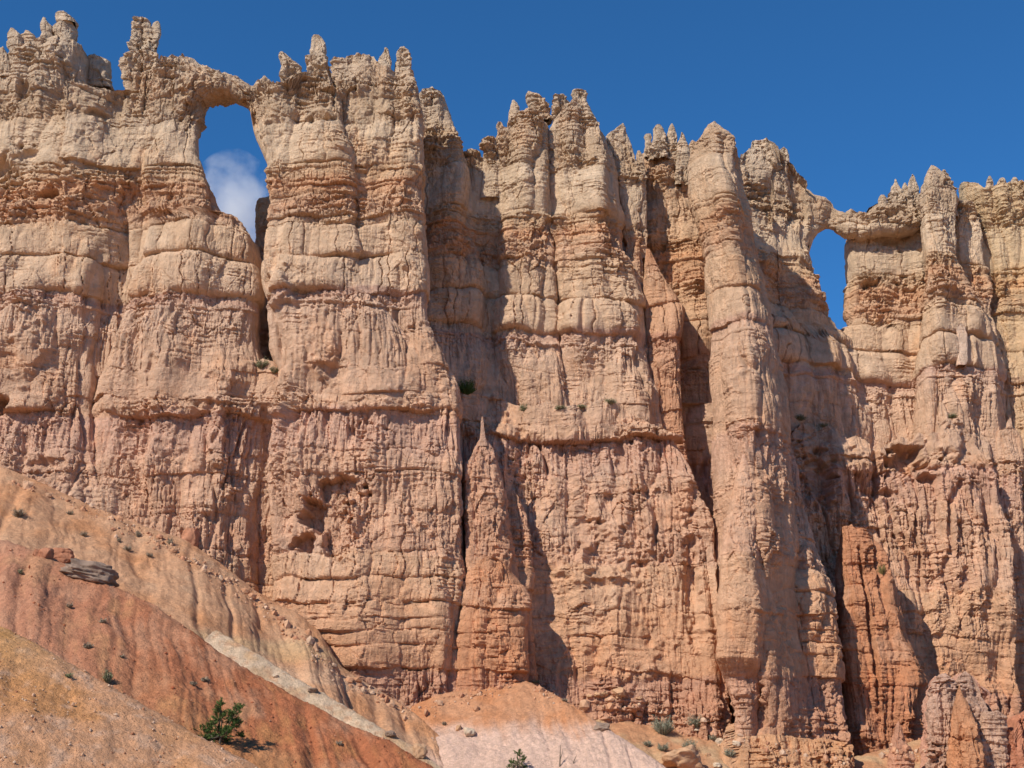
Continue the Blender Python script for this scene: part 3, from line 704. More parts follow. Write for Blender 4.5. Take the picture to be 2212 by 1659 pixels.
butt('cone-topped hoodoo with a thin needle at the foot of the central wall', 'hoodoo',
     lambda p: column('wall', [(946, 1036, 1049), (956, 1031, 1058), (985, 1016, 1074), (1008, 1000, 1082), (1030, 1000, 1088), (1060, 1002, 1092), (1100, 1003, 1096), (1150, 1004, 1104), (1200, 1002, 1112), (1300, 1000, 1122), (1400, 998, 1130), (1480, 995, 1134), (1600, 990, 1140)],
                      [(900, 113.3), (1000, 111.6), (1200, 110.2), (1500, 109.2)], n=2.2, bfk=.9, bb=3, seed=21, parent=p, tint=pc(206, 152, 120), tk=.5, strata=.45, k=1.0, skew=-.15, shear=.2),
     [('needle', [(900, 1040, 1044), (912, 1038, 1046), (925, 1038, 1047), (945, 1036, 1050), (965, 1032, 1056)], 113.2, dict(seed=46, tint=pc(200, 160, 136), tk=.7, res=.06, strata=.2, k=.5)),
      ('shoulder', [(1062, 1090, 1112), (1075, 1086, 1124), (1110, 1084, 1138), (1160, 1084, 1146), (1220, 1084, 1152), (1320, 1080, 1156), (1480, 1076, 1162), (1600, 1070, 1166)], [(1060, 114.2), (1200, 113), (1500, 111.6)], dict(seed=58, tint=pc(200, 142, 108), tk=.4, bb=3, res=.1, k=1.1, n=2.6)),
      ('dome', [(1202, 1052, 1068), (1212, 1030, 1090), (1230, 1014, 1108), (1260, 1006, 1124), (1300, 1002, 1134), (1360, 998, 1142), (1480, 994, 1150), (1600, 990, 1155)], [(1200, 109.4), (1500, 108.4)], dict(seed=47, tint=pc(210, 144, 104), tk=.6, strata=.7, bfk=.8, bb=2.5, res=.1))], group=None, name='hoodoo')
butt('overhanging lower wall with round alcoves right of the great fin', 'rock bench',
     lambda p: column('wall', [(900, 1690, 2160), (1050, 1680, 2165), (1200, 1680, 2175), (1500, 1680, 2200), (1700, 1680, 2210)],
                      [(900, 129.0), (1040, 128.0), (1060, 128.6), (1300, 127.5), (1700, 126)],
                      crest=[(1680, 980), (1700, 950), (1722, 920), (1745, 912), (1770, 926), (1795, 918), (1815, 928), (1830, 946), (1850, 940), (1868, 952), (1890, 972), (1912, 966), (1930, 950), (1950, 944), (1970, 958), (1985, 940), (2028, 932), (2034, 912), (2052, 902), (2078, 903), (2092, 928), (2108, 960), (2130, 1000), (2170, 1040), (2210, 1100)],
                      n=3, bfk=.1, bfmax=1.6, bb=5, seed=22, parent=p, k=1.25, cap=0.0, strata=.5, fl=1.3,
                      feats=[(1960, 990, 36, 26, -2.6, 3), (2010, 1032, 22, 10, -1.3), (1920, 1058, 16, 10, -1.2), (1770, 1030, 26, 60, -2.2), (1810, 960, 20, 40, 0.7), (1865, 1010, 24, 36, 0.8), (1740, 950, 16, 20, 0.5), (1900, 1060, 8, 120, -0.9), (2060, 950, 24, 40, 0.9), (2000, 1160, 16, 200, 0.2), (2090, 1200, 16, 100, -0.5)]), group='fluted lower walls of the cliff', name='rock_bench')
butt('blunt spire with a knob on top at the right edge', 'hoodoo',
     lambda p: column('wall', [(905, 2179, 2185), (912, 2174, 2187), (924, 2172, 2188), (930, 2152, 2196), (950, 2148, 2206), (1000, 2150, 2212), (1030, 2156, 2206), (1200, 2150, 2220), (1400, 2150, 2240), (1700, 2150, 2260)], 131.4, n=2.5, bb=3, seed=48, batter=.05), group=None, name='hoodoo')
butt('rust red fin standing against the wall at lower right', 'rock fin',
     lambda p: column('wall', [(1138, 1819, 1845), (1146, 1816, 1866), (1165, 1815, 1886), (1200, 1813, 1916), (1260, 1810, 1936), (1300, 1808, 1942), (1400, 1806, 1968), (1480, 1808, 1998), (1510, 1810, 1998), (1560, 1815, 1994), (1700, 1815, 2000)],
                      [(1130, 122.6), (1300, 120.4), (1560, 119), (1760, 118.6)], n=2.8, bfk=.8, bb=4, seed=23, parent=p, tint=RUST, tk=.75, strata=.6, skew=-.05, shear=.1, k=.9,
                      feats=[(1880, 1340, 5, 150, -0.9), (1905, 1230, 6, 80, -0.5)]), group=None, name='rock_fin')
butt('crumbling pink mass with a whitish cap in the lower right corner', 'rock outcrop',
     lambda p: column('wall', [(1455, 2010, 2140), (1540, 2005, 2150), (1600, 2000, 2170), (1760, 1990, 2200)], [(1450, 109), (1700, 106)],
                      crest=[(1990, 1560), (2008, 1510), (2016, 1488), (2030, 1466), (2046, 1462), (2062, 1476), (2070, 1464), (2086, 1458), (2104, 1470), (2120, 1490), (2130, 1520), (2150, 1548), (2180, 1556), (2220, 1570)], n=3, bfk=.4, bb=3, seed=24, tint=pc(210, 156, 132), tk=.7, k=1.3, strata=.15, parent=p),
     [('cap', [(1460, 2028, 2044), (1466, 2021, 2054), (1480, 2015, 2062), (1498, 2010, 2064), (1530, 2004, 2066), (1600, 2006, 2062), (1760, 2000, 2060)], 109.2, dict(seed=54, tint=pc(204, 168, 146), tk=.7, k=1.3, strata=.1, bfk=.4, label='grey-white crumbly cap')),
      ('cap', [(1454, 2078, 2092), (1462, 2070, 2104), (1476, 2070, 2114), (1496, 2072, 2122), (1530, 2076, 2134), (1600, 2080, 2134), (1760, 2080, 2130)], 109.3, dict(seed=55, tint=pc(202, 166, 144), tk=.7, k=1.3, strata=.1, bfk=.4, label='grey-white crumbly cap')),
      ('cap', [(1538, 2124, 2160), (1546, 2118, 2176), (1562, 2116, 2178), (1620, 2116, 2176), (1760, 2116, 2176)], 109, dict(seed=56, tint=pc(204, 172, 150), tk=.6, k=1.0, strata=.1, bfk=.5, label='grey-white jutting slab'))], group=None, name='rock_outcrop')
butt('smooth orange cone in front of the whitish-capped outcrop', 'hoodoo',
     lambda p: column('wall', [(1486, 2071, 2074), (1500, 2066, 2080), (1530, 2060, 2094), (1570, 2056, 2108), (1620, 2050, 2120), (1760, 2040, 2136)], [(1480, 105.5), (1760, 103.5)], n=2.1, bfk=.9, bb=2, seed=25, tint=pc(202, 142, 102), tk=.8, strata=.25, k=1.3), group=None, name='hoodoo')
butt('small pink cone poking up left of the orange cone', 'hoodoo',
     lambda p: column('wall', [(1558, 1939, 1942), (1570, 1934, 1948), (1600, 1928, 1958), (1640, 1922, 1970), (1760, 1910, 1990)], [(1550, 105), (1760, 103.5)], n=2.1, bfk=.9, bb=2, seed=26, tint=pc(206, 148, 118), tk=.85, strata=.2, k=1.2), group=None, name='hoodoo')
butt('red fluted spires massed in the bottom right corner', 'rock outcrop',
     lambda p: column('wall', [(1540, 2130, 2460), (1600, 2120, 2460), (1760, 2110, 2460)], [(1540, 106.5), (1760, 104.5)],
                      crest=[(2100, 1620), (2125, 1580), (2140, 1566), (2155, 1590), (2172, 1570), (2184, 1592), (2200, 1556), (2230, 1540), (2300, 1500), (2460, 1490)], n=3, bfk=.3, bb=3, seed=27, tint=pc(200, 130, 100), tk=.8, fl=2.0, strata=.3), group=None, name='rock_outcrop')
butt('lumpy pale rock footing under the great fin', 'rock outcrop',
     lambda p: column('wall', [(1545, 1570, 1850), (1600, 1560, 1850), (1700, 1540, 1860), (1780, 1530, 1870)], [(1540, 110.5), (1780, 105)],
                      crest=[(1530, 1660), (1560, 1600), (1575, 1560), (1600, 1590), (1640, 1592), (1680, 1590), (1720, 1598), (1770, 1604), (1810, 1600), (1836, 1610), (1870, 1660)], n=3.2, bfk=.4, bb=3, seed=28, tint=pc(214, 164, 120), tk=.6, k=1.2), group=None, name='rock_outcrop')


# ------------------------------------------------------------------ slopes of loose clay
def slope(name, crest, ang, length, fall=(0.18, -1.0), back=6.0, res=0.16, seed=1, cols=None, rill=0.25, rough=0.05, lump=0.3, rround=1.0, rw=1.0):
    c = np.array(crest, float)
    X, Z = W(c[:, 0], c[:, 1], c[:, 2])
    P = np.stack([X, c[:, 2], Z], 1)
    sl = np.concatenate([[0], np.cumsum(np.linalg.norm(np.diff(P, axis=0), axis=1))])
    ni = int(sl[-1] / res)
    t = np.linspace(0, sl[-1], ni)
    # soften the corners of the crest line
    tt = np.linspace(0, sl[-1], ni)
    P = np.stack([np.interp(tt, sl, P[:, k]) for k in range(3)], 1)
    w = max(3, int(1.2 / res)); ker = np.hanning(w + 2)[1:-1]; ker /= ker.sum()
    for k in range(3):
        pad = np.pad(P[:, k], w, mode='reflect', reflect_type='odd')
        P[:, k] = np.convolve(pad, ker, 'same')[w:-w]
    d = np.concatenate([-np.linspace(back, res * 3, max(4, int(back / (res * 3)))), np.arange(0, length, res)])
    fx, fy = np.array(fall) / np.hypot(*fall)
    dpos = np.maximum(d, 0); dneg = np.minimum(d, 0)
    X = P[:, 0][:, None] + fx * dpos[None, :]
    Y = P[:, 1][:, None] + fy * dpos[None, :] - dneg[None, :]
    rise = math.tan(R(ang)) * (np.sqrt(dpos ** 2 + rround ** 2) - rround) + 0.75 * (np.sqrt(dneg ** 2 + rround ** 2) - rround)
    Z = P[:, 2][:, None] - rise[None, :]
    T = np.repeat(tt[:, None], len(d), 1); Dd = np.repeat(d[None, :], ni, 0)
    Tw = T + 0.5 * gn(X / 3, Y / 3, seed, 81)
    amp = sst(0.0, 3.0, np.abs(Dd)) * 0.9 + 0.1
    r1 = np.abs(gn(Tw / (3.2 * rw), Dd / 22, seed * 1.7, 82)); r2 = np.abs(gn(Tw / (1.0 * rw), Dd / 9, seed * 2.3, 83))
    dz = -rill * amp * (2.2 * np.exp(-(r1 / 0.22) ** 2) + 0.6 * np.exp(-(r2 / 0.18) ** 2))
    dz += lump * fbm(X / 3.5, Y / 3.5, seed * 3.0, 3, 84) * amp + rough * (fbm(X / 0.55, Y / 0.55, seed, 4, 85, 0.65) + 0.8 * (0.3 - np.abs(gn(X / 0.9, Y / 1.6, seed, 86))))
    Z = Z + dz
    V = np.stack([X, Y, Z], 2).reshape(-1, 3)
    nj = len(d)
    i = np.arange(ni - 1)[:, None] * nj; j = np.arange(nj - 1)[None, :]
    Q = np.stack([i + j, i + j + 1, i + nj + j + 1, i + nj + j], 2).reshape(-1, 4)
    C = cols(V[:, 0], V[:, 1], V[:, 2], Tw.ravel(), Dd.ravel(), sl[-1])
    o = emit(name, V, Q, C, SOIL)
    return struct(o)


def mixc(a, b, t):
    t = np.asarray(t, float).reshape(-1, 1)
    return np.asarray(a) * (1 - t) + np.asarray(b) * t


def c_far(x, y, z, t, d, L):
    n = fbm(x / 4, y / 4, z / 3, 3, 91); s = fbm(t / 0.8, d / 6, 0.5, 2, 92)
    c = mixc(pc(216, 164, 126), pc(214, 152, 108), sst(-0.3, 0.9, n + .2 * s))
    c = mixc(c, pc(218, 178, 144), sst(.2, 1.0, -n + .2 * s) * .6)
    zz = z - 0.02 * x
    c = mixc(c, pc(214, 178, 132), 0.5 * sst(1.2, 0.2, np.abs(zz - 13.2 + .5 * n)))
    c = mixc(c, pc(222, 184, 152), 0.55 * sst(1.0, 0.3, np.abs(zz - 11.2 + .4 * n)))
    c = mixc(c, pc(228, 192, 172), 0.85 * sst(6.4, 4.6, z + .8 * n))
    return c


def c_mid(x, y, z, t, d, L):
    n = fbm(x / 3, y / 3, z / 3, 3, 93); s = fbm(t / 0.6, d / 5, 0.5, 3, 94)
    c = mixc(pc(192, 118, 81), pc(205, 144, 109), sst(-.2, .7, n + .5 * s))
    c = mixc(c, pc(205, 141, 91), sst(.1, .8, -n + .5 * s) * .8)
    f = sst(6, 24, t + 3 * n)
    c = mixc(mixc(c, pc(207, 159, 131), .5), c, f)
    c = mixc(c, pc(209, 152, 101), sst(4, 9, d + 2 * n) * sst(.3, .7, t / L) * .7)
    return c


def c_near(x, y, z, t, d, L):
    n = fbm(x / 2.5, y / 2.5, z / 3, 3, 95); s = fbm(x / .5, y / .5, z / .5, 2, 96)
    c = mixc(pc(222, 164, 123), pc(218, 154, 102), sst(-.2, .6, n))
    c = mixc(c, pc(232, 188, 157), sst(.1, .8, s - .2 * n) * .6)
    c = mixc(c, pc(220, 167, 102), .6 * sst(3.5, 1, d) * sst(.45, .2, t / L))
    return c


def c_white(x, y, z, t, d, L):
    n = fbm(x / 1.5, y / 1.5, z / 1.5, 3, 97)
    return mixc(mixc(pc(224, 192, 160), pc(216, 174, 134), sst(-.2, .7, n)), pc(212, 158, 120), sst(.1, .6, fbm(x / .6, y / .6, z / .6, 3, 111)) * .6)


def c_mound(x, y, z, t, d, L):
    n = fbm(x / 4, y / 4, z / 3, 3, 98); s = fbm(t / .7, d / 7, .5, 2, 99)
    c = mixc(pc(214, 155, 116), pc(212, 144, 100), sst(-.2, .7, n + .3 * s))
    c = mixc(c, pc(230, 192, 170), .95 * sst(8.8, 6.9, z + .7 * n + .5 * s))
    return c


def c_back(x, y, z, t, d, L):
    n = fbm(x / 3, y / 3, z / 3, 3, 100)
    return mixc(pc(210, 152, 112), pc(212, 172, 132), sst(-.2, .7, n))


far_slope = slope('hillside', [(-420, 930, 109), (-200, 960, 109), (0, 1008, 109), (70, 1034, 109), (150, 1072, 109), (230, 1106, 109), (320, 1140, 109), (400, 1166, 109), (480, 1220, 109), (550, 1276, 109), (590, 1300, 109), (640, 1322, 108), (690, 1364, 107), (735, 1440, 106), (800, 1482, 106), (850, 1510, 106), (900, 1545, 105), (960, 1600, 103), (1010, 1652, 102), (1100, 1740, 100)], 33, 26, fall=(0.3, -1), back=5, seed=1, cols=c_far, rill=.15, lump=.35, rough=.07, rround=.6, res=.13, rw=1.0)
mid_slope = slope('hillside', [(-300, 1090, 72), (-100, 1140, 71), (0, 1166, 70), (80, 1190, 69), (150, 1222, 68.5), (240, 1264, 68), (340, 1312, 67), (430, 1376, 66), (490, 1420, 65.5), (553, 1457, 65), (653, 1513, 64), (753, 1566, 63), (846, 1603, 62), (933, 1660, 61), (1000, 1712, 60), (1100, 1780, 59)], 34, 24, fall=(0.35, -1), back=6, seed=2, cols=c_mid, rill=.14, lump=.24, rough=.075, rround=.8, res=.1, rw=.8)
near_slope = slope('hillside', [(-260, 1230, 48), (-100, 1310, 47), (0, 1352, 46), (70, 1386, 45.5), (150, 1432, 45), (230, 1476, 44.5), (300, 1518, 44), (380, 1562, 43.6), (440, 1596, 43), (510, 1632, 42.5), (560, 1660, 42), (700, 1740, 41), (900, 1850, 40)], 32, 18, fall=(0.2, -1), back=6, seed=3, cols=c_near, rill=.05, lump=.16, rough=.05, rround=.8, res=.075, rw=.8)
gully = slope('gully', [(470, 1362, 90), (510, 1386, 89), (553, 1409, 88), (596, 1438, 87.5), (680, 1488, 86.5), (740, 1521, 86), (836, 1580, 84), (880, 1604, 83.5), (923, 1636, 83), (1000, 1690, 82), (1060, 1730, 81)], 36, 8, fall=(-0.3, -1), back=5, seed=4, cols=c_white, rill=.12, lump=.3, rough=.06, rround=.5, res=.12)
mound = slope('hillside', [(820, 1560, 107), (880, 1530, 108), (950, 1500, 109), (1040, 1482, 110), (1100, 1470, 110.5), (1140, 1472, 110), (1190, 1496, 108), (1240, 1526, 106), (1300, 1566, 103), (1370, 1612, 100), (1430, 1652, 98), (1560, 1740, 95)], 32, 22, fall=(0.1, -1), back=6, seed=5, cols=c_mound, rill=.09, lump=.3, rough=.08, rround=.8, res=.13)
back_slope = slope('hillside', [(1120, 1466, 119), (1250, 1490, 119), (1340, 1500, 119), (1420, 1516, 118.5), (1500, 1540, 118), (1570, 1572, 116), (1640, 1620, 113), (1750, 1660, 112), (1900, 1620, 114), (2010, 1590, 114), (2100, 1620, 112)], 28, 20, fall=(0.2, -1), back=4, seed=6, cols=c_back, rill=.12, lump=.3, rround=.6, res=.15)


# ------------------------------------------------------------------ far ground
def ground():
    xs = np.linspace(-6000, 6000, 60); ys = np.linspace(-6000, 6000, 60)
    X, Y = np.meshgrid(xs, ys)
    Z = -9 + 1.5 * gn(X / 900, Y / 900, 0.5, 5)
    V = np.stack([X, Y, Z], 2).reshape(-1, 3)
    n = 60
    i = np.arange(n - 1)[:, None] * n; j = np.arange(n - 1)[None, :]
    Q = np.stack([i + j, i + j + 1, i + n + j + 1, i + n + j], 2).reshape(-1, 4)
    struct(emit('ground', V, Q, np.tile(pc(204, 150, 104), (len(V), 1)), SOIL))


ground()
bpy.context.view_layer.update()
DG = bpy.context.evaluated_depsgraph_get()


def hit(u, v):
    """the spot on the rock or soil that the picture shows at (u, v)"""
    xc = (u - 1106) / FPX; yc = (829.5 - v) / FPX
    dr = Vector((xc, CP - yc * SP, SP + yc * CP)).normalized()
    ok, loc, nrm, *_ = S.ray_cast(DG, Vector((0, 0, 0)), dr)
    return (loc, nrm) if ok else (None, None)


def px(loc):
    return (loc.y * CP + loc.z * SP) / FPX


# ------------------------------------------------------------------ plants
def leaf_mat(name, base, var=0.35):
    m, nt, b = mat_new(name)
    b.inputs['Roughness'].default_value = 0.7
    at = nt.nodes.new('ShaderNodeAttribute'); at.attribute_name = 'tint'
    nt.links.new(at.outputs['Color'], b.inputs['Base Color'])
    b.inputs['Subsurface Weight'].default_value = 0.0
    return m


LEAF = leaf_mat('needle_and_leaf', None)
BARK, _nt, _b = mat_new('grey_bark')
_n = _nt.nodes.new('ShaderNodeTexNoise'); _n.inputs['Scale'].default_value = 14
_r2 = _nt.nodes.new('ShaderNodeValToRGB'); _r2.color_ramp.elements[0].color = (0.07, 0.05, 0.035, 1); _r2.color_ramp.elements[1].color = (0.2, 0.16, 0.12, 1)
_nt.links.new(_n.outputs['Fac'], _r2.inputs[0]); _nt.links.new(_r2.outputs[0], _b.inputs['Base Color'])


class Blades:
    """thin tapering leaf faces"""

    def __init__(self): self.v, self.f, self.c = [], [], []

    def add(self, p, d, ln, w, col, rnd):
        d = d.normalized()
        sd_ = d.cross(Vector((rnd.uniform(-1, 1), rnd.uniform(-1, 1), rnd.uniform(-1, 1))))
        if sd_.length < 1e-4: return
        sd_ = sd_.normalized() * w / 2
        k = len(self.v)
        q = p + d * ln * 0.55
        self.v += [p - sd_ * .6, p + sd_ * .6, q + sd_, p + d * ln, q - sd_]
        self.f += [(k, k + 1, k + 2, k + 4), (k + 4, k + 2, k + 3, k + 3)]
        self.c += [col] * 5

    def emit(self, name, parent=None):
        V = np.array([tuple(a) for a in self.v]); F = np.array(self.f)
        quads = F[F[:, 2] != F[:, 3]]; tris = F[F[:, 2] == F[:, 3]][:, :3]
        return emit(name, V, quads, np.array(self.c), LEAF, parent, tris)


def tube_mesh(name, paths, mat, parent=None, seg=6):
    V, Q = [], []
    for pts, rads in paths:
        for i, (p, r) in enumerate(zip(pts, rads)):
            a = pts[min(i + 1, len(pts) - 1)] - pts[max(i - 1, 0)]
            a = a.normalized() if a.length > 1e-6 else Vector((0, 0, 1))
            u = a.orthogonal().normalized(); w = a.cross(u)
            k = len(V)
            for s in range(seg):
                t = 2 * math.pi * s / seg
                V.append(p + (u * math.cos(t) + w * math.sin(t)) * r)
            if i:
                for s in range(seg):
                    Q.append((k - seg + s, k - seg + (s + 1) % seg, k + (s + 1) % seg, k + s))
    return emit(name, np.array([tuple(a) for a in V]), np.array(Q), None, mat, parent)


SAGE = [(0.24, 0.24, 0.16), (0.30, 0.28, 0.2), (0.17, 0.17, 0.11), (0.34, 0.3, 0.22)]
DRY = [(0.34, 0.26, 0.18), (0.28, 0.22, 0.15), (0.42, 0.32, 0.22), (0.2, 0.17, 0.12)]
WEED = [(0.18, 0.19, 0.09), (0.24, 0.22, 0.12), (0.12, 0.14, 0.07), (0.36, 0.3, 0.19)]
GREENS = [(0.075, 0.12, 0.03), (0.12, 0.165, 0.045), (0.05, 0.085, 0.025)]


def shrub(u, v, w, h, kind, label, seed, cat='shrub', group='scrubby bushes dotted over slopes and ledges', name='shrub', dens=1.0):
    loc, nrm = hit(u, v)
    if loc is None: return
    k = px(loc)
    wd, hd = w * k, h * k
    rnd = random.Random(seed)
    B = Blades()
    base = Vector((0, 0, -0.04))
    n = int((40 + 240 * min(1.0, wd / 2.0)) * dens)
    for i in range(n):
        a = rnd.uniform(0, 2 * math.pi); el = rnd.uniform(0.12, 1.0)
        dr = Vector((math.cos(a) * wd / 2, math.sin(a) * wd / 2, hd * (0.35 + 0.75 * el))) * rnd.uniform(.45, 1.0)
        dr.x *= (1.05 - 0.5 * el); dr.y *= (1.05 - 0.5 * el)
        st = base + Vector((dr.x * .25, dr.y * .25, 0))
        B.add(st, dr, dr.length, 0.02 + 0.012 * wd, rnd.choice(kind), rnd)
        for q in range(3):
            p = st + dr * rnd.uniform(.35, 1.0)
            dd = Vector((rnd.uniform(-1, 1), rnd.uniform(-1, 1), rnd.uniform(-.2, 1)))
            B.add(p, dd, rnd.uniform(.07, .16) * (0.5 + .3 * wd), 0.045 * (0.6 + .3 * wd), rnd.choice(kind), rnd)
    o = B.emit(name)
    o.location = loc
    return tag(o, label, cat, group)


def pine(u, v, w, h, blobs, label, seed, group='small pines growing on the slopes'):
    """blobs: (du, dv up, radius) clumps of the crown in picture units from the foot"""
    loc, nrm = hit(u, v)
    k = px(loc); rnd = random.Random(seed)
    root = empty('pine_tree', label, 'tree', group, loc - Vector((0, 0, 0.05)))
    paths = []
    fork = Vector((0.02, 0, h * k * 0.18))
    paths.append(([Vector((0, 0, -0.15)), Vector((0.01, 0.01, h * k * .08)), fork], [0.055, 0.05, 0.042]))
    B = Blades()
    for du, dv, r in blobs:
        c = Vector((du * k, rnd.uniform(-.5, .5) * w * k * .5, dv * k))
        m = (fork + c) * 0.5 + Vector((rnd.uniform(-.06, .06), rnd.uniform(-.06, .06), -.05))
        paths.append(([fork, m, c], [0.034, 0.024, 0.01]))
        for q in range(int(7 + r * 0.7)):
            e = Vector((rnd.gauss(0, 1), rnd.gauss(0, 1), rnd.gauss(0, 1))).normalized() * r * k * rnd.uniform(.35, 1.0)
            e.z = e.z * .8 + .02
            tip = c + e
            paths.append(([m.lerp(c, .7), (c + tip) * .5, tip], [0.009, 0.007, 0.004]))
            ax = (e + Vector((0, 0, .25 * r * k))).normalized()
            tone = rnd.uniform(.75, 1.35)
            for s in range(46):
                t = rnd.uniform(-.02, 0.17)
                p = tip + ax * (t - .06)
                dd = ax * rnd.uniform(.3, 1.0) + Vector((rnd.gauss(0, .6), rnd.gauss(0, .6), rnd.gauss(0, .6)))
                cc = rnd.choice(GREENS)
                B.add(p, dd, rnd.uniform(.06, .11), .016, tuple(x * tone for x in cc), rnd)
    tr = tube_mesh('trunk', paths, BARK, root)
    cr = B.emit('crown', root)
    return root


pine(474, 1606, 108, 95, [(-42, 26, 15), (-30, 34, 15), (-22, 16, 15), (-8, 12, 14), (-30, 12, 12), (2, 30, 10), (-6, 56, 15), (4, 70, 15), (14, 60, 14), (0, 84, 9), (32, 64, 14), (38, 48, 13), (28, 42, 13), (36, 78, 9), (18, 24, 13), (22, 34, 12), (10, 12, 11), (40, 22, 7), (-14, 44, 11)],
     'bushy dark green pine with gaps in its crown on the red slope', 5)
pine(1116, 1668, 50, 52, [(-14, 8, 10), (-4, 16, 11), (6, 24, 10), (8, 36, 9), (2, 44, 7), (14, 14, 9), (-10, 22, 7), (16, 28, 6)],
     'small green pine top at the bottom edge beside pink soil', 6)

# dead twigs
loc, nrm = hit(1209, 1656)
if loc is not None:
    k = px(loc)
    dt = tube_mesh('dead_sapling', [([Vector((0, 0, -.2)), Vector((.03, 0, 18 * k)), Vector((.06, .02, 46 * k))], [.05, .04, .015]),
                                    ([Vector((.03, 0, 14 * k)), Vector((.16, 0, 26 * k)), Vector((.2, 0, 36 * k))], [.03, .022, .01]),
                                    ([Vector((.9, .1, -.2)), Vector((.95, .1, 10 * k)), Vector((1.15, .1, 24 * k))], [.045, .035, .012])], BARK)
    dt.location = loc
    tag(dt, 'bare dead sapling standing on the pale pink soil', 'dead tree')

SHR = [
    (1433, 1586, 54, 42, SAGE, 'largest grey-green sagebrush on the gravelly slope at lower right', 1.6),
    (1505, 1572, 46, 32, SAGE, 'second largest sagebrush with a pale stone under it', 1.3),
    (1490, 1620, 36, 26, SAGE, 'grey sagebrush just above the big pale boulder', 1),
    (1432, 1622, 30, 20, SAGE, 'low sagebrush left of the big pale boulder', 1),
    (1576, 1634, 28, 20, SAGE, 'sagebrush at the foot of the pale rock footing', 1),
    (1398, 1612, 24, 16, SAGE, 'small sagebrush just behind the pink mound crest', .8),
    (1540, 1598, 22, 14, SAGE, 'sagebrush tuft between scattered pale stones', .8),
    (1465, 1660, 26, 18, SAGE, 'sagebrush at the bottom edge below the big pale boulder', .8),
    (566, 795, 34, 24, WEED, 'weedy tuft in the notch below the large window', 1.2),
    (592, 806, 26, 18, WEED, 'dry grass tuft right of the weedy notch below the large window', 1),
    (1008, 852, 44, 36, GREENS, 'dark green bush at the foot of the dark recessed pillar', 1.8),
    (1132, 888, 24, 18, WEED, 'small bush on the weedy ledge below the fluted pillar', 1),
    (1210, 884, 26, 10, WEED, 'low grass tuft midway along the central weedy ledge', 1),
    (1255, 882, 24, 10, WEED, 'low grass tuft under the domed pillar on the ledge', 1),
    (1318, 872, 30, 14, WEED, 'grass tuft on the highest lump of the central ledge', 1),
    (1728, 908, 30, 14, WEED, 'shaded grass tuft on the ledge right of the great fin', 1),
    (1780, 922, 24, 10, WEED, 'grass tuft above the shaded alcove at right', 1),
    (2056, 904, 30, 12, WEED, 'grass tuft on the rounded lump above the right alcove', 1),
    (40, 1116, 32, 22, DRY, 'dark dry bush highest on the far orange slope at left', 1.3),
    (151, 1112, 16, 12, DRY, 'tiny dry bush on the orange slope near the cliff foot', 1),
    (181, 1158, 18, 14, DRY, 'dry bush on the orange spur above the grey rock outcrop', 1),
    (257, 1170, 12, 10, DRY, 'tiny dark tuft on the orange rill right of the first spur', 1),
    (276, 1190, 22, 14, DRY, 'rounded dry bush midway up the orange slope', 1.2),
    (298, 1160, 14, 18, DRY, 'thin dry bush in the rill below the cliff foot', 1),
    (323, 1203, 16, 12, DRY, 'dry bush on the pale rill right of the rounded bush', 1),
    (367, 1176, 16, 20, DRY, 'thin dry bush near the leaning red boulder', 1),
    (44, 1240, 12, 14, WEED, 'tiny green-tipped weed on the pink top of the red slope', 1),
    (150, 1312, 16, 12, DRY, 'dark dry tuft high on the red slope', 1),
    (223, 1345, 18, 10, DRY, 'straw-coloured tuft on the red slope below the crest', 1),
    (190, 1400, 22, 14, DRY, 'dark sprawling dry bush midway on the red slope', 1.2),
    (232, 1474, 24, 36, WEED, 'tallest green-brown weed on the boundary of red and tan soil', 1.3),
    (148, 1462, 16, 12, WEED, 'faint weed on the tan gravel slope', .8),
    (418, 1480, 18, 10, DRY, 'left one of two dark tufts on the red slope above the pine', 1),
    (444, 1472, 20, 12, DRY, 'right one of two dark tufts on the red slope above the pine', 1),
    (733, 1610, 16, 12, DRY, 'lone dark tuft low on the right end of the red slope', 1),
    (264, 1420, 12, 8, DRY, 'tiny tuft between red rills right of the sprawling bush', 1),
    (1157, 1476, 20, 10, WEED, 'green tuft on the crest of the central mound in the shade', 1),
    (1220, 1515, 14, 8, DRY, 'tiny dry tuft on the central mound below its crest', 1),
    (960, 1566, 12, 10, DRY, 'tiny dry tuft left of the whitish stones on the mound', 1),
    (1906, 1240, 22, 26, [(0.3, 0.22, 0.09), (0.24, 0.2, 0.08)], 'yellowish plant growing on the rust red fin', 1.1),
]
for i, (u, v, w, h, kind, lab, dn) in enumerate(SHR):
    shrub(u, v, w, h, kind, lab, 100 + i, dens=dn)


# ------------------------------------------------------------------ loose rocks
def icos(n):
    import bmesh
    bm = bmesh.new(); bmesh.ops.create_icosphere(bm, subdivisions=n, radius=1)
    V = np.array([v.co[:] for v in bm.verts]); F = np.array([[v.index for v in f.verts] for f in bm.faces]); bm.free()
    return V, F


IC4, IC1 = icos(5), icos(1)


def rock_shape(V, w, d, h, seed, boxy=0.5, layers=0.0):
    """an angular, weathered stone"""
    r = random.Random(seed)
    P = V.copy()
    for q in range(9):
        nrm = np.array([r.gauss(0, 1), r.gauss(0, 1), r.gauss(0, 1)]); nrm /= np.linalg.norm(nrm)
        lim = r.uniform(.5, .8)
        dist = P @ nrm
        P -= np.clip(dist - lim, 0, None)[:, None] * nrm * .95
    P = np.sign(P) * np.abs(P) ** (1 - .35 * boxy)
    n = fbm(P[:, 0] * 1.6 + seed, P[:, 1] * 1.6, P[:, 2] * 1.6, 4, seed % 97, .55)
    if layers: n = n + layers * gn(P[:, 0] * .8, P[:, 1] * .8, P[:, 2] * 7 + seed, 9)
    P *= (1 + .16 * n)[:, None]
    return P * np.array([w / 2, d / 2, h / 2]) * 1.25


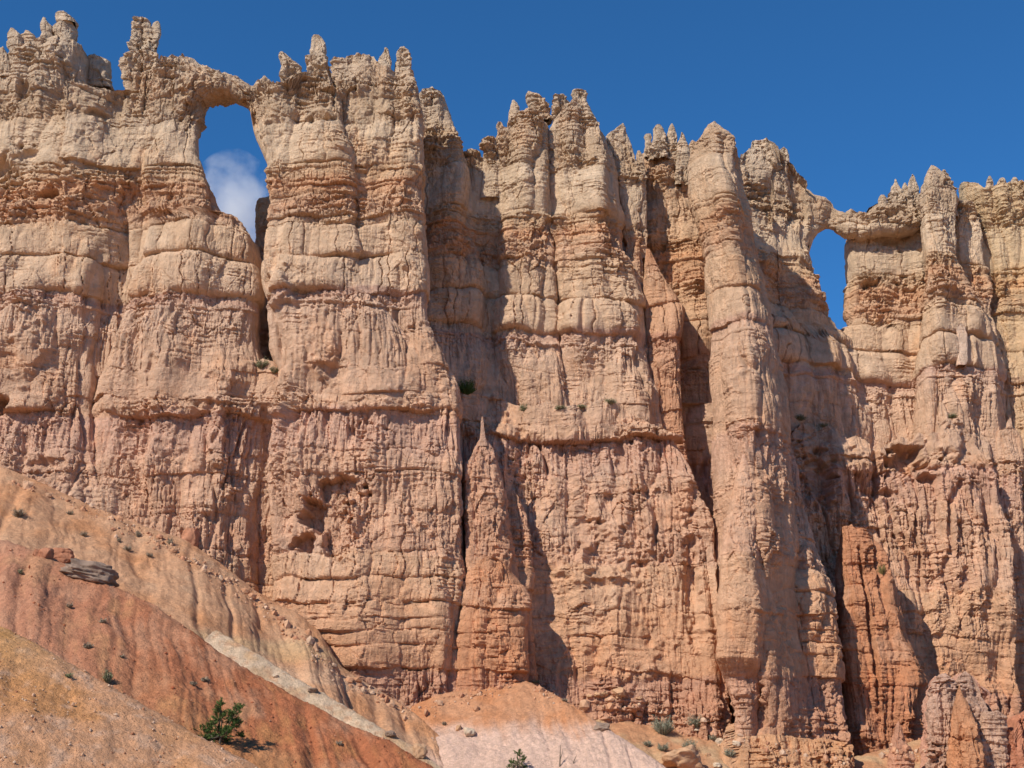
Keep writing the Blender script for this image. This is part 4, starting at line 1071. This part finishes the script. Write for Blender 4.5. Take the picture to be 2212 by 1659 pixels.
def boulder(u, v, w, h, col, label, seed, cat='boulder', group='loose rocks on the slopes', name='boulder', boxy=.5, layers=0.0, depth=1.0, sink=.25, rot=0.0):
    loc, nrm = hit(u, v)
    if loc is None: return
    k = px(loc)
    P = rock_shape(IC4[0], w * k, w * k * depth, h * k, seed, boxy, layers)
    P[:, 2] += h * k * (.5 - sink) * .9
    if rot:
        c, s_ = math.cos(rot), math.sin(rot)
        P = np.stack([P[:, 0] * c - P[:, 2] * s_, P[:, 1], P[:, 0] * s_ + P[:, 2] * c], 1)
    wp = P + np.array(loc)
    n = fbm(wp[:, 0] / .5, wp[:, 1] / .5, wp[:, 2] / .4, 3, 77)
    C = np.asarray(col)[None, :] * (1 + .22 * n)[:, None]
    o = emit(name, P, np.zeros((0, 4), int), C, STONE, None, IC4[1])
    o.location = loc
    return tag(o, label, cat, group)


REDB = pc(186, 126, 96); GRY = pc(160, 134, 116); TAN = pc(212, 166, 128); PALE = pc(222, 196, 168)
boulder(131, 1210, 46, 30, REDB, 'largest of three red-brown blocks in a row behind the pink crest', 1, boxy=.9)
boulder(100, 1204, 24, 24, REDB, 'middle red-brown block of the row of three', 2, boxy=.9)
boulder(82, 1200, 16, 16, REDB, 'smallest red-brown block at the left of the row', 3, boxy=.9)
boulder(192, 1246, 88, 44, GRY, 'grey layered rock jutting out behind the red slope crest', 4, boxy=.7, layers=1.1, cat='rock outcrop', name='rock_outcrop', rot=-.2, depth=.9, sink=.4)
boulder(413, 1172, 40, 46, pc(192, 134, 104), 'upright red-brown boulder leaning at the cliff foot at left', 5, boxy=.7)
boulder(1478, 1655, 82, 50, TAN, 'big pale tan boulder among the sagebrush at lower right', 6, boxy=.3)
for i, (u, v, w, h, lab) in enumerate([(1293, 1503, 16, 9, 'flat slab first from the left at the cliff foot'), (1306, 1500, 12, 8, 'small slab second from the left at the cliff foot'), (1318, 1508, 14, 9, 'slab lying lowest in the row at the cliff foot'), (1337, 1499, 26, 16, 'biggest pale block of the row at the cliff foot'), (1336, 1508, 12, 8, 'small stone below the biggest block of the row'), (1380, 1510, 14, 7, 'flat stone set apart to the right of the row'), (1275, 1505, 12, 8, 'small dark stone at the shaded left end of the row')]):
    boulder(u, v, w, h, TAN, lab, 20 + i, cat='rock', name='rock', boxy=.8)
for i, (u, v, w, h, c, lab) in enumerate([
        (1013, 1588, 22, 22, PALE, 'whitish rock on the mound with a chalky streak below'), (990, 1578, 12, 14, TAN, 'small tan rock left of the whitish one on the mound'),
        (843, 1590, 22, 14, GRY, 'grey-tan stones at the narrow end of the white strip'), (908, 1632, 32, 30, TAN, 'knobbly tan rock at the lower end of the white strip'),
        (1300, 1574, 30, 16, GRY, 'grey ragged rock on the crest of the pink mound'), (1556, 1606, 18, 14, PALE, 'pale stone among brush below the footing'),
        (1506, 1578, 16, 9, PALE, 'flat white stone under the second largest sagebrush'), (1549, 1656, 18, 10, PALE, 'pale stone at the bottom edge under the footing'),
        (1530, 1632, 12, 8, TAN, 'small tan stone right of the big pale boulder'), (1590, 1610, 16, 12, PALE, 'pale block resting against the footing'),
        (676, 1494, 20, 10, GRY, 'grey stone in the middle of the white strip'), (596, 1462, 12, 7, PALE, 'cream stone near the top of the white strip')]):
    boulder(u, v, w, h, c, lab, 40 + i, cat='rock', name='rock', boxy=.6)


def gravel():
    """stones too many to count over the nearest slope"""
    rnd = np.random.RandomState(3)
    me = near_slope.data
    co = np.empty(len(me.vertices) * 3, np.float32); me.vertices.foreach_get('co', co); co = co.reshape(-1, 3)
    co = co[(co[:, 1] > 22) & (co[:, 0] < 8) & (co[:, 0] > -24)]
    me2 = mid_slope.data
    c2 = np.empty(len(me2.vertices) * 3, np.float32); me2.vertices.foreach_get('co', c2); c2 = c2.reshape(-1, 3)
    c2 = c2[(c2[:, 1] > 45)]
    V0, F0 = IC1
    Vs, Fs, Cs = [], [], []
    cols = np.array([pc(214, 168, 134), pc(222, 186, 156), pc(200, 142, 104), pc(186, 126, 92)])
    reds = np.array([pc(190, 116, 82), pc(206, 150, 118), pc(170, 98, 68)])
    k = 0
    for src, num, s0, pal in ((co, 9000, .017, cols), (c2, 4500, .022, reds)):
        for q in range(num):
            p = src[rnd.randint(len(src))]
            s = s0 * (0.5 + rnd.pareto(3.0)); s = min(s, s0 * 3.2)
            P = V0 * (s * (0.7 + .6 * rnd.rand(3)))[None, :] * (1 + .3 * (rnd.rand(len(V0)) - .5))[:, None]
            Vs.append(P + p + np.array([rnd.uniform(-.05, .05), rnd.uniform(-.05, .05), s * .25])); Fs.append(F0 + k); k += len(V0)
            Cs.append(np.tile(pal[rnd.randint(len(pal))] * rnd.uniform(.85, 1.1), (len(V0), 1)))
    o = emit('gravel', np.concatenate(Vs), np.zeros((0, 4), int), np.concatenate(Cs), STONE, None, np.concatenate(Fs))
    o.data.polygons.foreach_set('use_smooth', np.zeros(len(o.data.polygons), bool))
    o['kind'] = 'stuff'


gravel()


def rubble():
    """broken stone fallen in heaps along the foot of the cliff"""
    rnd = np.random.RandomState(11)
    V0, F0 = IC1
    Vs, Fs, Cs = [], [], []
    pal = np.array([pc(214, 168, 134), pc(206, 152, 116), pc(220, 182, 152), pc(196, 140, 108)])
    k = 0
    lines = [((20, 1022), (330, 1150), 150), ((330, 1150), (570, 1292), 190), ((570, 1296), (740, 1450), 150), ((740, 1450), (880, 1530), 110),
             ((870, 1526), (1100, 1474), 120), ((1150, 1482), (1330, 1506), 170), ((1330, 1506), (1560, 1556), 260), ((1560, 1580), (1840, 1640), 260), ((1860, 1600), (2000, 1620), 120)]
    for (u0, v0), (u1, v1), num in lines:
        for q in range(num):
            t = rnd.rand(); u = u0 + (u1 - u0) * t + rnd.normal(0, 6); v = v0 + (v1 - v0) * t + abs(rnd.normal(0, 14)) + 2
            loc, nrm = hit(u, v)
            if loc is None or nrm.z < .35: continue
            s = min(.075 * (.5 + rnd.pareto(2.4)), .34)
            P = V0 * (s * (.6 + .8 * rnd.rand(3)))[None, :] * (1 + .45 * (rnd.rand(len(V0)) - .5))[:, None]
            Vs.append(P + np.array(loc) + np.array([0, 0, s * .2])); Fs.append(F0 + k); k += len(V0)
            Cs.append(np.tile(pal[rnd.randint(len(pal))] * rnd.uniform(.85, 1.15), (len(V0), 1)))
    o = emit('rubble', np.concatenate(Vs), np.zeros((0, 4), int), np.concatenate(Cs), STONE, None, np.concatenate(Fs), smooth=False)
    o['kind'] = 'stuff'


rubble()


# ------------------------------------------------------------------ the one cloud, far behind the cliff
def cloud():
    Yc = 1500.0
    xs, zs = W(500, 470, Yc)
    rx = 105 * Yc / FPX * 1.05; rz = 165 * Yc / FPX * 1.05
    V = IC4[0] * np.array([rx, 60, rz])
    o = emit('cloud', V, np.zeros((0, 4), int), None, None, None, IC4[1])
    o.location = (float(xs), Yc, float(zs))
    o['kind'] = 'stuff'
    m = bpy.data.materials.new('cloud_vapour'); m.use_nodes = True
    nt = m.node_tree; nt.nodes.remove(nt.nodes['Principled BSDF'])
    N, L = nt.nodes.new, nt.links.new
    out = nt.nodes['Material Output']
    tc = N('ShaderNodeTexCoord')
    mp = N('ShaderNodeMapping'); mp.inputs['Scale'].default_value = (1 / rx, 1 / 60, 1 / rz)
    L(tc.outputs['Object'], mp.inputs[0])
    ln = N('ShaderNodeVectorMath'); ln.operation = 'LENGTH'; L(mp.outputs[0], ln.inputs[0])
    nz = N('ShaderNodeTexNoise'); nz.inputs['Scale'].default_value = 0.03; nz.inputs['Detail'].default_value = 7; nz.inputs['Roughness'].default_value = .62
    L(tc.outputs['Object'], nz.inputs['Vector'])
    a = N('ShaderNodeMath'); a.operation = 'MULTIPLY_ADD'; a.inputs[1].default_value = 2.6; L(nz.outputs['Fac'], a.inputs[0]); a.inputs[2].default_value = -0.8
    b = N('ShaderNodeMath'); b.operation = 'SUBTRACT'; L(a.outputs[0], b.inputs[0]); L(ln.outputs['Value'], b.inputs[1])
    c = N('ShaderNodeMath'); c.operation = 'ADD'; L(b.outputs[0], c.inputs[0]); c.inputs[1].default_value = 0.45
    e = N('ShaderNodeMath'); e.operation = 'MULTIPLY'; e.use_clamp = False; L(c.outputs[0], e.inputs[0]); e.inputs[1].default_value = 0.03
    f = N('ShaderNodeMath'); f.operation = 'MAXIMUM'; L(e.outputs[0], f.inputs[0]); f.inputs[1].default_value = 0.0
    vs = N('ShaderNodeVolumePrincipled'); vs.inputs['Color'].default_value = (1, 1, 1, 1); vs.inputs['Anisotropy'].default_value = 0.2
    L(f.outputs[0], vs.inputs['Density'])
    L(vs.outputs[0], out.inputs['Volume'])
    o.data.materials.append(m)


cloud()
